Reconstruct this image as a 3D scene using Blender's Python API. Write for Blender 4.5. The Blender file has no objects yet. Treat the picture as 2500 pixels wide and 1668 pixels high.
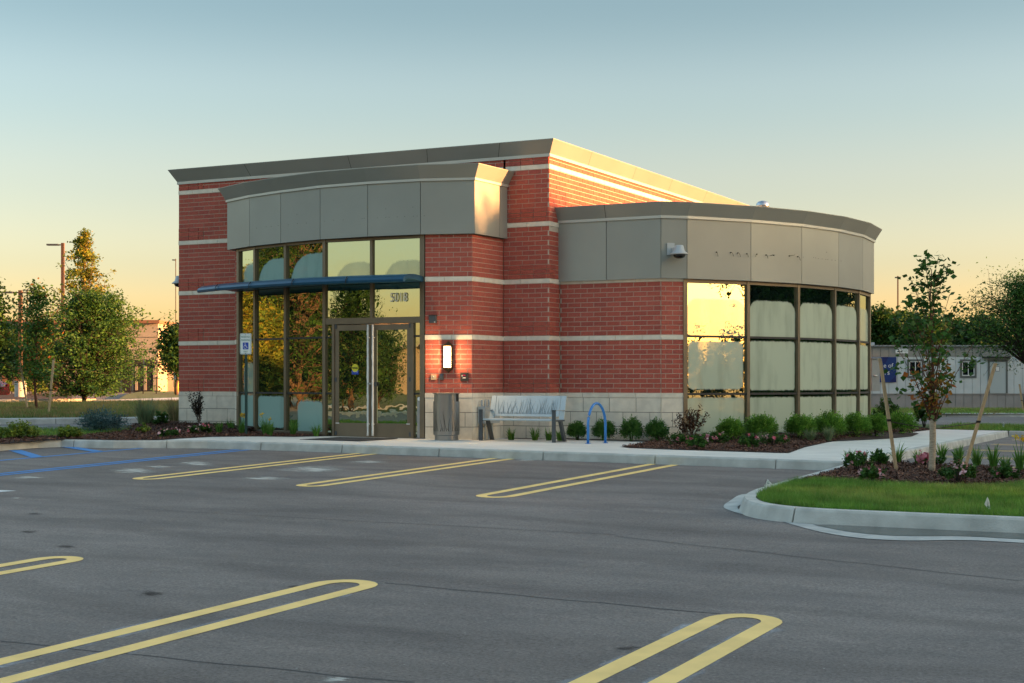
import bpy, math, random
import numpy as np
from mathutils import Vector, Matrix

random.seed(7)
RNG = np.random.default_rng(7)
S = bpy.context.scene
COL = S.collection

# ------------------------------------------------------------------ camera
FPX, TH = 3621.0, math.radians(26.9)
CT, ST = math.cos(TH), math.sin(TH)
CX, CY, EYE = 13.575, -28.51, 1.35
cam_d = bpy.data.cameras.new('camera')
cam = bpy.data.objects.new('camera', cam_d)
COL.objects.link(cam)
cam.location = (CX, CY, EYE)
cam.rotation_euler = (math.pi / 2, 0, TH)
cam_d.sensor_width = 36
cam_d.lens = FPX / 2500 * 36
cam_d.shift_y = (933 - 834) / 2500
cam_d.clip_end = 3000
S.camera = cam

# ------------------------------------------------------------------ sky and sun
SUN_DIR = Vector((1.0, 0.33, 0)).normalized()
SUN_EL = math.radians(7.0)
W = bpy.data.worlds.new('World')
S.world = W
W.use_nodes = True
wt = W.node_tree
wt.nodes.clear()
sky = wt.nodes.new('ShaderNodeTexSky')
sky.sky_type = 'NISHITA'
sky.sun_disc = False
sky.sun_elevation = SUN_EL
sky.sun_rotation = math.atan2(SUN_DIR.x, SUN_DIR.y)
sky.air_density = 1.0
sky.dust_density = 2.0
sky.ozone_density = 1.0
bg = wt.nodes.new('ShaderNodeBackground')
bg.inputs['Strength'].default_value = 0.15
wo = wt.nodes.new('ShaderNodeOutputWorld')
# evening air: the same all the way round, warmer and brighter towards the horizon
geo = wt.nodes.new('ShaderNodeTexCoord')
sepz = wt.nodes.new('ShaderNodeSeparateXYZ'); wt.links.new(geo.outputs['Generated'], sepz.inputs[0])
ramp = wt.nodes.new('ShaderNodeValToRGB'); ramp.color_ramp.interpolation = 'EASE'
mrz = wt.nodes.new('ShaderNodeMapRange'); mrz.inputs['From Min'].default_value = 0; mrz.inputs['From Max'].default_value = .5
wt.links.new(sepz.outputs['Z'], mrz.inputs['Value']); wt.links.new(mrz.outputs[0], ramp.inputs[0])
RK = 2.0
stops = [(0.0, (.80, .58, .47)), (.026, (.81, .61, .52)), (.082, (.55, .475, .455)), (.13, (.50, .445, .43)), (.187, (.45, .435, .43)), (.25, (.345, .365, .365)), (.32, (.55, .56, .53)), (.5, (.86, .84, .76))]
els = ramp.color_ramp.elements
els[0].position = 0; els[1].position = 1
for p_, c_ in stops:
    e_ = els[0] if p_ == 0 else (els[-1] if p_ == .5 else els.new(p_ / .5))
    e_.position = p_ / .5; e_.color = (*[q / RK for q in c_], 1)
mulc = wt.nodes.new('ShaderNodeVectorMath'); mulc.operation = 'MULTIPLY'
wt.links.new(sky.outputs[0], mulc.inputs[0]); wt.links.new(ramp.outputs[0], mulc.inputs[1])
sc6 = wt.nodes.new('ShaderNodeVectorMath'); sc6.operation = 'SCALE'; sc6.inputs['Scale'].default_value = RK
wt.links.new(mulc.outputs[0], sc6.inputs[0])
wt.links.new(sc6.outputs[0], bg.inputs[0])
wt.links.new(bg.outputs[0], wo.inputs[0])

sun_d = bpy.data.lights.new('sun', 'SUN')
sun_d.energy = 5.0
sun_d.angle = math.radians(0.5)
sun_d.color = (1.0, 0.42, 0.14)
sun = bpy.data.objects.new('sun', sun_d)
COL.objects.link(sun)
sdir = Vector((SUN_DIR.x * math.cos(SUN_EL), SUN_DIR.y * math.cos(SUN_EL), math.sin(SUN_EL)))
sun.rotation_euler = sdir.to_track_quat('Z', 'Y').to_euler()

S.view_settings.view_transform = 'Standard'
S.view_settings.look = 'None'
S.view_settings.exposure = 2.3
S.view_settings.gamma = 1.0
S.view_settings.use_curve_mapping = False
S.render.engine = 'CYCLES'
S.cycles.max_bounces = 8
S.cycles.use_denoising = True
S.cycles.sample_clamp_indirect = 8

# ------------------------------------------------------------------ places
RX, FX = (CT, ST), (-ST, CT)

def zg(x, y):
    return -.009 * (x + 1.4) - .018 * max(0.0, -4.6 - y)

def at(px, py, dz=0.0):
    dx = FX[0] + (px - 1250) / FPX * RX[0]
    dy = FX[1] + (px - 1250) / FPX * RX[1]
    k = (py - 933) / FPX
    t = 30.0
    for _ in range(80):
        x, y = CX + dx * t, CY + dy * t
        t = .3 * t + .7 * (EYE - zg(x, y) - dz) / k
    x, y = CX + dx * t, CY + dy * t
    return (x, y, zg(x, y) + dz)

def dep(px, Z):
    X = (px - 1250) / FPX * Z
    return (CX + X * RX[0] + Z * FX[0], CY + X * RX[1] + Z * FX[1])

def depth_of(x, y):
    return (x - CX) * FX[0] + (y - CY) * FX[1]

def hz(py, Z):
    return EYE + (933 - py) * Z / FPX

def onwall(px, py, A, B):
    dx = FX[0] + (px - 1250) / FPX * RX[0]
    dy = FX[1] + (px - 1250) / FPX * RX[1]
    ux, uy = B[0] - A[0], B[1] - A[1]
    det = dx * (-uy) + ux * dy
    t = ((A[0] - CX) * (-uy) + ux * (A[1] - CY)) / det
    return (CX + dx * t, CY + dy * t, EYE + (933 - py) / FPX * t)

def mirror(px, A, B, dist):
    """where a ray through the picture column px ends, dist beyond a glass facet A-B that reflects it"""
    p = onwall(px, 933, A, B)
    d = Vector((p[0] - CX, p[1] - CY)).normalized()
    n = Vector((B[1] - A[1], -(B[0] - A[0]))).normalized()
    r = d - 2 * d.dot(n) * n
    return (p[0] + r.x * dist, p[1] + r.y * dist)

# ------------------------------------------------------------------ materials
MATS = {}

def nodes_of(m):
    m.use_nodes = True
    return m.node_tree.nodes, m.node_tree.links

def mat(name, col, rough=.7, metal=0., var=.0, scale=8., bump=0., bscale=40., spec=.5, col2=None, emit=None, estr=0., detail=6., stretch=None):
    if name in MATS:
        return MATS[name]
    m = bpy.data.materials.new(name)
    n, l = nodes_of(m)
    b = n['Principled BSDF']
    b.inputs['Base Color'].default_value = (*col, 1)
    b.inputs['Roughness'].default_value = rough
    b.inputs['Metallic'].default_value = metal
    b.inputs['Specular IOR Level'].default_value = spec
    if var or col2:
        tc = n.new('ShaderNodeTexCoord')
        src = tc.outputs['Object']
        if stretch:
            mp = n.new('ShaderNodeMapping')
            mp.inputs['Scale'].default_value = stretch
            l.new(src, mp.inputs[0]); src = mp.outputs[0]
        nz = n.new('ShaderNodeTexNoise')
        nz.inputs['Scale'].default_value = scale
        nz.inputs['Detail'].default_value = detail
        l.new(src, nz.inputs['Vector'])
        r = n.new('ShaderNodeValToRGB')
        a = [c * (1 - var) for c in col]
        c2 = col2 if col2 else [min(1, c * (1 + var)) for c in col]
        r.color_ramp.elements[0].position = .32
        r.color_ramp.elements[1].position = .68
        r.color_ramp.elements[0].color = (*a, 1)
        r.color_ramp.elements[1].color = (*c2, 1)
        l.new(nz.outputs['Fac'], r.inputs[0])
        l.new(r.outputs[0], b.inputs['Base Color'])
    if bump:
        tc2 = n.new('ShaderNodeTexCoord')
        nb = n.new('ShaderNodeTexNoise')
        nb.inputs['Scale'].default_value = bscale
        nb.inputs['Detail'].default_value = 4
        l.new(tc2.outputs['Object'], nb.inputs['Vector'])
        bp = n.new('ShaderNodeBump')
        bp.inputs['Strength'].default_value = bump
        bp.inputs['Distance'].default_value = .02
        l.new(nb.outputs['Fac'], bp.inputs['Height'])
        l.new(bp.outputs[0], b.inputs['Normal'])
    if emit:
        b.inputs['Emission Color'].default_value = (*emit, 1)
        b.inputs['Emission Strength'].default_value = estr
    MATS[name] = m
    return m

def leaf_mat(name, col, trans=.35):
    if name in MATS:
        return MATS[name]
    m = bpy.data.materials.new(name)
    n, l = nodes_of(m)
    n.clear()
    o = n.new('ShaderNodeOutputMaterial')
    tc = n.new('ShaderNodeTexCoord')
    nz = n.new('ShaderNodeTexNoise'); nz.inputs['Scale'].default_value = 2.3; nz.inputs['Detail'].default_value = 5
    l.new(tc.outputs['Object'], nz.inputs['Vector'])
    r = n.new('ShaderNodeValToRGB')
    r.color_ramp.elements[0].position = .3; r.color_ramp.elements[1].position = .7
    r.color_ramp.elements[0].color = (*[c * .6 for c in col], 1)
    r.color_ramp.elements[1].color = (*[min(1, c * 1.4) for c in col], 1)
    l.new(nz.outputs['Fac'], r.inputs[0])
    d = n.new('ShaderNodeBsdfPrincipled')
    d.inputs['Roughness'].default_value = .55
    d.inputs['Specular IOR Level'].default_value = .25
    t = n.new('ShaderNodeBsdfTranslucent')
    mx = n.new('ShaderNodeMixShader'); mx.inputs[0].default_value = trans
    l.new(r.outputs[0], d.inputs['Base Color']); l.new(r.outputs[0], t.inputs['Color'])
    l.new(d.outputs[0], mx.inputs[1]); l.new(t.outputs[0], mx.inputs[2]); l.new(mx.outputs[0], o.inputs[0])
    MATS[name] = m
    return m

BRICKS = [mat('brick_red_a', (.43, .108, .078), .85, var=.16, scale=30, bump=.35, bscale=120, spec=.2),
          mat('brick_red_b', (.405, .10, .073), .85, var=.18, scale=30, bump=.35, bscale=120, spec=.2),
          mat('brick_red_c', (.45, .116, .085), .85, var=.16, scale=30, bump=.35, bscale=120, spec=.2),
          mat('brick_red_d', (.375, .094, .073), .85, var=.2, scale=30, bump=.35, bscale=120, spec=.2)]
M_MORTAR = mat('mortar', (.56, .49, .40), .9, var=.10, scale=25, bump=.3, bscale=150)
M_STONE = mat('cast_stone', (.74, .68, .57), .85, var=.1, scale=6, bump=.25, bscale=90, spec=.25)
M_JOINT = mat('base_joint', (.16, .145, .12), .9)
M_PANEL = mat('champagne_metal', (.31, .322, .292), .5, .28, var=.05, scale=.9, spec=.35, bump=.10, bscale=1.3)
M_PANELS = [M_PANEL, M_PANEL, mat('champagne_metal_light', (.335, .348, .315), .46, .32, var=.05, scale=.9, spec=.35, bump=.10, bscale=1.3), mat('champagne_metal_dark', (.288, .298, .272), .5, .3, var=.05, scale=.9, spec=.35, bump=.10, bscale=1.3)]  # tone steps put each panel's differing reflection into the base colour
M_TRIM = mat('trim_metal', (.48, .49, .45), .45, .3, var=.04, scale=2)
M_FRAME = mat('bronze_frame', (.17, .14, .10), .42, .5, var=.08, scale=3)
M_BLACK = mat('dark_gap', (.012, .012, .012), .8)
M_SEAL = mat('black_rubber', (.02, .022, .022), .6)
M_BLUE = mat('awning_blue', (.010, .072, .14), .32, .1, var=.1, scale=3)
M_CONC = mat('walk_concrete', (.66, .66, .61), .9, var=.07, scale=1.3, bump=.18, bscale=60, spec=.2, detail=10)
M_KERB = mat('kerb_concrete', (.48, .485, .45), .9, var=.18, scale=3.5, bump=.3, bscale=50, spec=.2, detail=10)
M_ROOF = mat('roof_membrane', (.3, .3, .29), .9, var=.05)
M_WHITE = mat('white_wrap', (.78, .78, .75), .5, var=.04, scale=12)
M_STEEL = mat('steel_grey_paint', (.33, .35, .36), .36, .35, var=.06, scale=5)
M_STEELD = mat('dark_grey_paint', (.07, .08, .09), .5, .3, var=.1, scale=5)
M_BENCH = mat('bench_silver_blue', (.40, .50, .56), .5, .2, var=.05, scale=4)
M_RACK = mat('rack_blue', (.04, .22, .6), .32, .1, var=.08)
M_GREENPOST = mat('green_post', (.015, .05, .045), .5, .2)
M_SIGNW = mat('sign_white', (.74, .80, .78), .5, var=.03)
M_SIGNG = mat('sign_green', (.02, .16, .11), .5)
M_SIGNB = mat('sign_blue', (.01, .06, .42), .5)
M_LETTER = mat('number_silver', (.85, .85, .80), .4)
M_BARK = mat('bark', (.075, .05, .035), .9, var=.3, scale=14, bump=.6, bscale=30, stretch=(3, 3, .5))
M_BARKD = mat('bark_dark', (.03, .022, .017), .9, var=.3, scale=14, bump=.6, bscale=30)
M_BARKR = mat('bark_red', (.11, .045, .025), .85, var=.25, scale=10, bump=.4, bscale=30)
M_WRAP = mat('trunk_wrap', (.40, .32, .23), .9, var=.25, scale=18, bump=.5, bscale=40, stretch=(1, 1, 6))
M_STAKE = mat('stake_wood', (.50, .35, .20), .8, var=.22, scale=9, bump=.3, bscale=40, stretch=(6, 6, .6))
M_SOIL = mat('mulch_base', (.035, .018, .012), .95, var=.4, scale=20, bump=.8, bscale=40)
M_CHIPS = [mat('mulch_chip_a', (.11, .048, .03), .9, var=.3, scale=9), mat('mulch_chip_b', (.06, .028, .018), .9, var=.3, scale=9),
           mat('mulch_chip_c', (.2, .10, .06), .9, var=.3, scale=9)]
M_TURF = mat('turf_base', (.05, .085, .02), .95, var=.35, scale=3, bump=.5, bscale=30)
M_TURFY = mat('turf_dry', (.15, .15, .05), .95, var=.4, scale=.5, bump=.5, bscale=12, col2=(.10, .16, .04))
M_GRASS = [leaf_mat('grass_a', (.15, .30, .045), .3), leaf_mat('grass_b', (.11, .24, .035), .3), leaf_mat('grass_c', (.24, .32, .07), .3)]
M_GRASSD = [leaf_mat('dry_grass_a', (.22, .20, .065), .3), leaf_mat('dry_grass_b', (.12, .19, .04), .3), leaf_mat('dry_grass_c', (.32, .21, .09), .3)]
G_MID = [leaf_mat('leaf_mid_a', (.055, .14, .026)), leaf_mat('leaf_mid_b', (.04, .105, .02)), leaf_mat('leaf_mid_c', (.085, .18, .032))]
G_DARK = [leaf_mat('leaf_dark_a', (.026, .068, .015)), leaf_mat('leaf_dark_b', (.018, .05, .012)), leaf_mat('leaf_dark_c', (.05, .115, .022))]
G_YEL = [leaf_mat('leaf_yellow_a', (.2, .23, .03)), leaf_mat('leaf_yellow_b', (.12, .19, .028)), leaf_mat('leaf_yellow_c', (.3, .25, .035))]
G_BOX = [leaf_mat('box_a', (.15, .32, .045)), leaf_mat('box_b', (.09, .22, .03)), leaf_mat('box_c', (.23, .42, .06))]
G_YEW = [leaf_mat('yew_a', (.065, .18, .035)), leaf_mat('yew_b', (.045, .13, .028)), leaf_mat('yew_c', (.11, .25, .05))]
G_LIME = [leaf_mat('lime_a', (.15, .23, .03)), leaf_mat('lime_b', (.10, .17, .025)), leaf_mat('lime_c', (.22, .28, .04))]
G_BLUE = [leaf_mat('spruce_a', (.08, .15, .15)), leaf_mat('spruce_b', (.045, .10, .105)), leaf_mat('spruce_c', (.15, .24, .23))]
G_BROWN = [leaf_mat('dead_a', (.085, .04, .022)), leaf_mat('dead_b', (.05, .03, .018)), leaf_mat('dead_c', (.12, .06, .025))]
G_DUSK = [leaf_mat('purple_a', (.05, .035, .025)), leaf_mat('purple_b', (.03, .025, .018)), leaf_mat('purple_c', (.06, .055, .03))]
G_ORANGE = [leaf_mat('turning_a', (.32, .15, .03)), leaf_mat('turning_b', (.26, .19, .035)), leaf_mat('turning_c', (.40, .13, .035))]
G_PINK = [leaf_mat('petal_a', (.72, .28, .33), .3), leaf_mat('petal_b', (.8, .48, .5), .3), leaf_mat('petal_c', (.62, .16, .22), .3)]
G_LILY = [leaf_mat('lily_a', (.11, .26, .04)), leaf_mat('lily_b', (.08, .19, .03)), leaf_mat('lily_c', (.16, .30, .06))]
G_REED = [leaf_mat('reed_a', (.2, .28, .14)), leaf_mat('reed_b', (.14, .22, .11)), leaf_mat('reed_c', (.30, .29, .16))]
G_REEDD = [leaf_mat('reed_dry_a', (.32, .27, .14)), leaf_mat('reed_dry_b', (.2, .23, .09)), leaf_mat('reed_dry_c', (.42, .33, .18))]
M_YELLOWFL = leaf_mat('yellow_petal', (.75, .5, .03), .3)

def asphalt_mat():
    m = bpy.data.materials.new('asphalt'); MATS['asphalt'] = m
    n, l = nodes_of(m); b = n['Principled BSDF']
    tc = n.new('ShaderNodeTexCoord')
    big = n.new('ShaderNodeTexNoise'); big.inputs['Scale'].default_value = .22; big.inputs['Detail'].default_value = 8
    mp = n.new('ShaderNodeMapping'); mp.inputs['Scale'].default_value = (.6, 1.5, 1); mp.inputs['Rotation'].default_value = (0, 0, -.25)
    l.new(tc.outputs['Object'], mp.inputs[0])
    st = n.new('ShaderNodeTexNoise'); st.inputs['Scale'].default_value = 1.1; st.inputs['Detail'].default_value = 9; st.inputs['Roughness'].default_value = .7
    l.new(mp.outputs[0], st.inputs['Vector'])
    fine = n.new('ShaderNodeTexNoise'); fine.inputs['Scale'].default_value = 42; fine.inputs['Detail'].default_value = 6; fine.inputs['Roughness'].default_value = .8
    l.new(tc.outputs['Object'], big.inputs['Vector']); l.new(tc.outputs['Object'], fine.inputs['Vector'])
    r1 = n.new('ShaderNodeValToRGB')
    e = r1.color_ramp.elements
    e[0].position = .3; e[1].position = .7
    e[0].color = (.152, .133, .121, 1); e[1].color = (.215, .192, .178, 1)
    l.new(big.outputs['Fac'], r1.inputs[0])
    r2 = n.new('ShaderNodeValToRGB'); e = r2.color_ramp.elements
    e[0].position = .34; e[0].color = (.78, .78, .79, 1); e[1].position = .68; e[1].color = (1.18, 1.17, 1.15, 1)
    l.new(st.outputs['Fac'], r2.inputs[0])
    m1 = n.new('ShaderNodeMixRGB'); m1.blend_type = 'MULTIPLY'; m1.inputs[0].default_value = 1
    l.new(r1.outputs[0], m1.inputs[1]); l.new(r2.outputs[0], m1.inputs[2])
    r3 = n.new('ShaderNodeValToRGB'); e = r3.color_ramp.elements
    e[0].position = .36; e[0].color = (.48, .48, .48, 1); e[1].position = .66; e[1].color = (1.6, 1.6, 1.6, 1)
    l.new(fine.outputs['Fac'], r3.inputs[0])
    m2 = n.new('ShaderNodeMixRGB'); m2.blend_type = 'MULTIPLY'; m2.inputs[0].default_value = .8
    l.new(m1.outputs[0], m2.inputs[1]); l.new(r3.outputs[0], m2.inputs[2])
    # faint sweeping tyre scuffs
    wv = n.new('ShaderNodeTexWave'); wv.wave_type = 'RINGS'; wv.inputs['Scale'].default_value = .16; wv.inputs['Distortion'].default_value = 6; wv.inputs['Detail'].default_value = 6; wv.inputs['Detail Scale'].default_value = 1.2
    l.new(tc.outputs['Object'], wv.inputs['Vector'])
    r5 = n.new('ShaderNodeValToRGB'); e = r5.color_ramp.elements
    e[0].position = .02; e[0].color = (.80, .79, .79, 1); e[1].position = .22; e[1].color = (1, 1, 1, 1)
    l.new(wv.outputs['Fac'], r5.inputs[0])
    m5 = n.new('ShaderNodeMixRGB'); m5.blend_type = 'MULTIPLY'; m5.inputs[0].default_value = .75
    l.new(m2.outputs[0], m5.inputs[1]); l.new(r5.outputs[0], m5.inputs[2]); m2 = m5
    # pale grit specks
    vo = n.new('ShaderNodeTexVoronoi'); vo.inputs['Scale'].default_value = 5.5
    l.new(tc.outputs['Object'], vo.inputs['Vector'])
    lt = n.new('ShaderNodeMath'); lt.operation = 'LESS_THAN'; lt.inputs[1].default_value = .045
    l.new(vo.outputs['Distance'], lt.inputs[0])
    m3 = n.new('ShaderNodeMixRGB'); m3.inputs[2].default_value = (.32, .31, .29, 1)
    l.new(lt.outputs[0], m3.inputs[0]); l.new(m2.outputs[0], m3.inputs[1])
    l.new(m3.outputs[0], b.inputs['Base Color'])
    b.inputs['Roughness'].default_value = .82
    b.inputs['Specular IOR Level'].default_value = .35
    bp = n.new('ShaderNodeBump'); bp.inputs['Strength'].default_value = .5; bp.inputs['Distance'].default_value = .01
    l.new(fine.outputs['Fac'], bp.inputs['Height']); l.new(bp.outputs[0], b.inputs['Normal'])
    return m
M_ASPH = asphalt_mat()

def paint_mat(name, col, wear=.35):
    m = bpy.data.materials.new(name); MATS[name] = m
    n, l = nodes_of(m); b = n['Principled BSDF']
    tc = n.new('ShaderNodeTexCoord')
    nz = n.new('ShaderNodeTexNoise'); nz.inputs['Scale'].default_value = 3; nz.inputs['Detail'].default_value = 10
    l.new(tc.outputs['Object'], nz.inputs['Vector'])
    r = n.new('ShaderNodeValToRGB'); e = r.color_ramp.elements
    e[0].position = .3; e[0].color = (*[c * (1 - wear * .5) for c in col], 1); e[1].position = .62; e[1].color = (*col, 1)
    l.new(nz.outputs['Fac'], r.inputs[0]); l.new(r.outputs[0], b.inputs['Base Color'])
    b.inputs['Roughness'].default_value = .75
    return m
M_YEL = paint_mat('line_yellow', (.98, .68, .24))
M_LBLUE = paint_mat('line_blue', (.06, .24, .58))
M_LWHITE = paint_mat('line_white', (.68, .70, .70))

def stain_mat(name, col, streak=(1, 1, 1), amount=.8, uvfade=True, scale=6):
    """a dusty mark that fades out to its edge, ground shows through"""
    m = bpy.data.materials.new(name); MATS[name] = m
    n, l = nodes_of(m); n.clear()
    o = n.new('ShaderNodeOutputMaterial')
    d = n.new('ShaderNodeBsdfDiffuse'); d.inputs['Color'].default_value = (*col, 1)
    t = n.new('ShaderNodeBsdfTransparent'); mx = n.new('ShaderNodeMixShader')
    tc = n.new('ShaderNodeTexCoord')
    mp = n.new('ShaderNodeMapping'); mp.inputs['Scale'].default_value = streak
    l.new(tc.outputs['Object'], mp.inputs[0])
    nz = n.new('ShaderNodeTexNoise'); nz.inputs['Scale'].default_value = scale; nz.inputs['Detail'].default_value = 12; nz.inputs['Roughness'].default_value = .75
    l.new(mp.outputs[0], nz.inputs['Vector'])
    mp.inputs['Rotation'].default_value = (0, 0, -TH)
    g = n.new('ShaderNodeVectorMath'); g.operation = 'SUBTRACT'; g.inputs[1].default_value = (.5, .5, 0)
    l.new(tc.outputs['UV'], g.inputs[0])
    ln = n.new('ShaderNodeVectorMath'); ln.operation = 'LENGTH'; l.new(g.outputs[0], ln.inputs[0])
    f = n.new('ShaderNodeMapRange'); f.inputs['From Min'].default_value = .5; f.inputs['From Max'].default_value = .1
    l.new(ln.outputs['Value'], f.inputs['Value'])
    a = n.new('ShaderNodeMath'); a.operation = 'MULTIPLY_ADD'; a.inputs[1].default_value = .30
    l.new(f.outputs[0], a.inputs[0]); l.new(nz.outputs['Fac'], a.inputs[2])
    r = n.new('ShaderNodeMapRange'); r.inputs['From Min'].default_value = .66; r.inputs['From Max'].default_value = .86
    r.inputs['To Max'].default_value = amount
    l.new(a.outputs[0], r.inputs['Value'])
    l.new(r.outputs[0], mx.inputs[0]); l.new(t.outputs[0], mx.inputs[1]); l.new(d.outputs[0], mx.inputs[2])
    l.new(mx.outputs[0], o.inputs[0])
    return m
M_STAINW = stain_mat('white_dust', (.62, .61, .56), (.5, 3.2, 1), .9, scale=4)
M_STAIND = stain_mat('oil_mark', (.02, .02, .022), (.8, 4, 1), .55, scale=9)
M_SEAMT = mat('tar_seam', (.07, .066, .066), .8)
M_SPRAY = stain_mat('overspray', (.55, .6, .66), (1, .5, 1), .55, scale=3)

GLASSN = [0]
def glass_mat(w, h, frost=None, fcol=(.36, .46, .40), famt=.9, refl=.52, tint=(.76, .86, .66), wob=.0022):
    """coated window glass; frost = (cx, cy, half w, half h, corner radius, softness) in metres of the pane: condensation on it"""
    GLASSN[0] += 1
    m = bpy.data.materials.new('window_glass'); n, l = nodes_of(m); n.clear()
    o = n.new('ShaderNodeOutputMaterial')
    gl = n.new('ShaderNodeBsdfGlossy'); gl.inputs['Roughness'].default_value = .0; gl.inputs['Color'].default_value = (*tint, 1)
    dk = n.new('ShaderNodeBsdfDiffuse'); dk.inputs['Color'].default_value = (.006, .014, .012, 1)
    tc = n.new('ShaderNodeTexCoord')
    nz = n.new('ShaderNodeTexNoise'); nz.inputs['Scale'].default_value = 1.1; nz.inputs['Detail'].default_value = 3.5
    l.new(tc.outputs['Object'], nz.inputs['Vector'])
    bp = n.new('ShaderNodeBump'); bp.inputs['Strength'].default_value = 1; bp.inputs['Distance'].default_value = wob
    l.new(nz.outputs['Fac'], bp.inputs['Height']); l.new(bp.outputs[0], gl.inputs['Normal'])
    mx = n.new('ShaderNodeMixShader'); mx.inputs[0].default_value = refl
    l.new(dk.outputs[0], mx.inputs[1]); l.new(gl.outputs[0], mx.inputs[2])
    out = mx
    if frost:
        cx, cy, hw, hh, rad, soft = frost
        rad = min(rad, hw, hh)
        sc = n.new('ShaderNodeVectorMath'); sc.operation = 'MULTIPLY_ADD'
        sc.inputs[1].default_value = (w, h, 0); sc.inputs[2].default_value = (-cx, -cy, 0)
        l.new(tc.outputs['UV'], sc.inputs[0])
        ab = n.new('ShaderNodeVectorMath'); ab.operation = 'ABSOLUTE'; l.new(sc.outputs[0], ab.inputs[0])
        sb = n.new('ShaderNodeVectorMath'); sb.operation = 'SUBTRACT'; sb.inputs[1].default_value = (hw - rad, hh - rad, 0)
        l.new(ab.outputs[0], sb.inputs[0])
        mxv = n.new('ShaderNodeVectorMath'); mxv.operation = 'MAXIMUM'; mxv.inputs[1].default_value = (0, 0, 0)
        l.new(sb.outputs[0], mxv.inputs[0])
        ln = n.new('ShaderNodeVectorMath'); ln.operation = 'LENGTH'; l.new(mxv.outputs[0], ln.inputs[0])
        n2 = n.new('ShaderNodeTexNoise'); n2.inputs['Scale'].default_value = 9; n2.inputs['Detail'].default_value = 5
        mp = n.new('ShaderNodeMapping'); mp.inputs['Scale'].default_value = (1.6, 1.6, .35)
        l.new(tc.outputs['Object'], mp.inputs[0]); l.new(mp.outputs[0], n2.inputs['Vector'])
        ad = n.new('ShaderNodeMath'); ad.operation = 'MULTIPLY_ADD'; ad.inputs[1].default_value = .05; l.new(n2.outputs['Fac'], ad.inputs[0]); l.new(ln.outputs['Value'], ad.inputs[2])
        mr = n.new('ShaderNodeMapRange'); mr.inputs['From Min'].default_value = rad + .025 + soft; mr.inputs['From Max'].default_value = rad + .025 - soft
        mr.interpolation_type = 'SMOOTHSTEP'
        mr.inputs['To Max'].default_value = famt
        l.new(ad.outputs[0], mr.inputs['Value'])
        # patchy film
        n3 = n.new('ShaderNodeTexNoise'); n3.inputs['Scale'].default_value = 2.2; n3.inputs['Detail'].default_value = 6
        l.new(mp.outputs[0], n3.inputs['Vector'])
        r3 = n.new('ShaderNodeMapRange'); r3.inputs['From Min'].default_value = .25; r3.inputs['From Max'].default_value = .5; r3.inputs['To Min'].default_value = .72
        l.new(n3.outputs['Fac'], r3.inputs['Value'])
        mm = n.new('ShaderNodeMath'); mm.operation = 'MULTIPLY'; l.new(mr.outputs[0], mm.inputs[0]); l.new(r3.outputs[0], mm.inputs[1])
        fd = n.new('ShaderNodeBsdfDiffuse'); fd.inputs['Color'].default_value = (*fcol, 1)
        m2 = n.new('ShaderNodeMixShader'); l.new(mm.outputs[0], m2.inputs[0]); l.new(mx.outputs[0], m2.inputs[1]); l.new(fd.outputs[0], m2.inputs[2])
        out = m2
    l.new(out.outputs[0], o.inputs[0])
    return m

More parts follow.
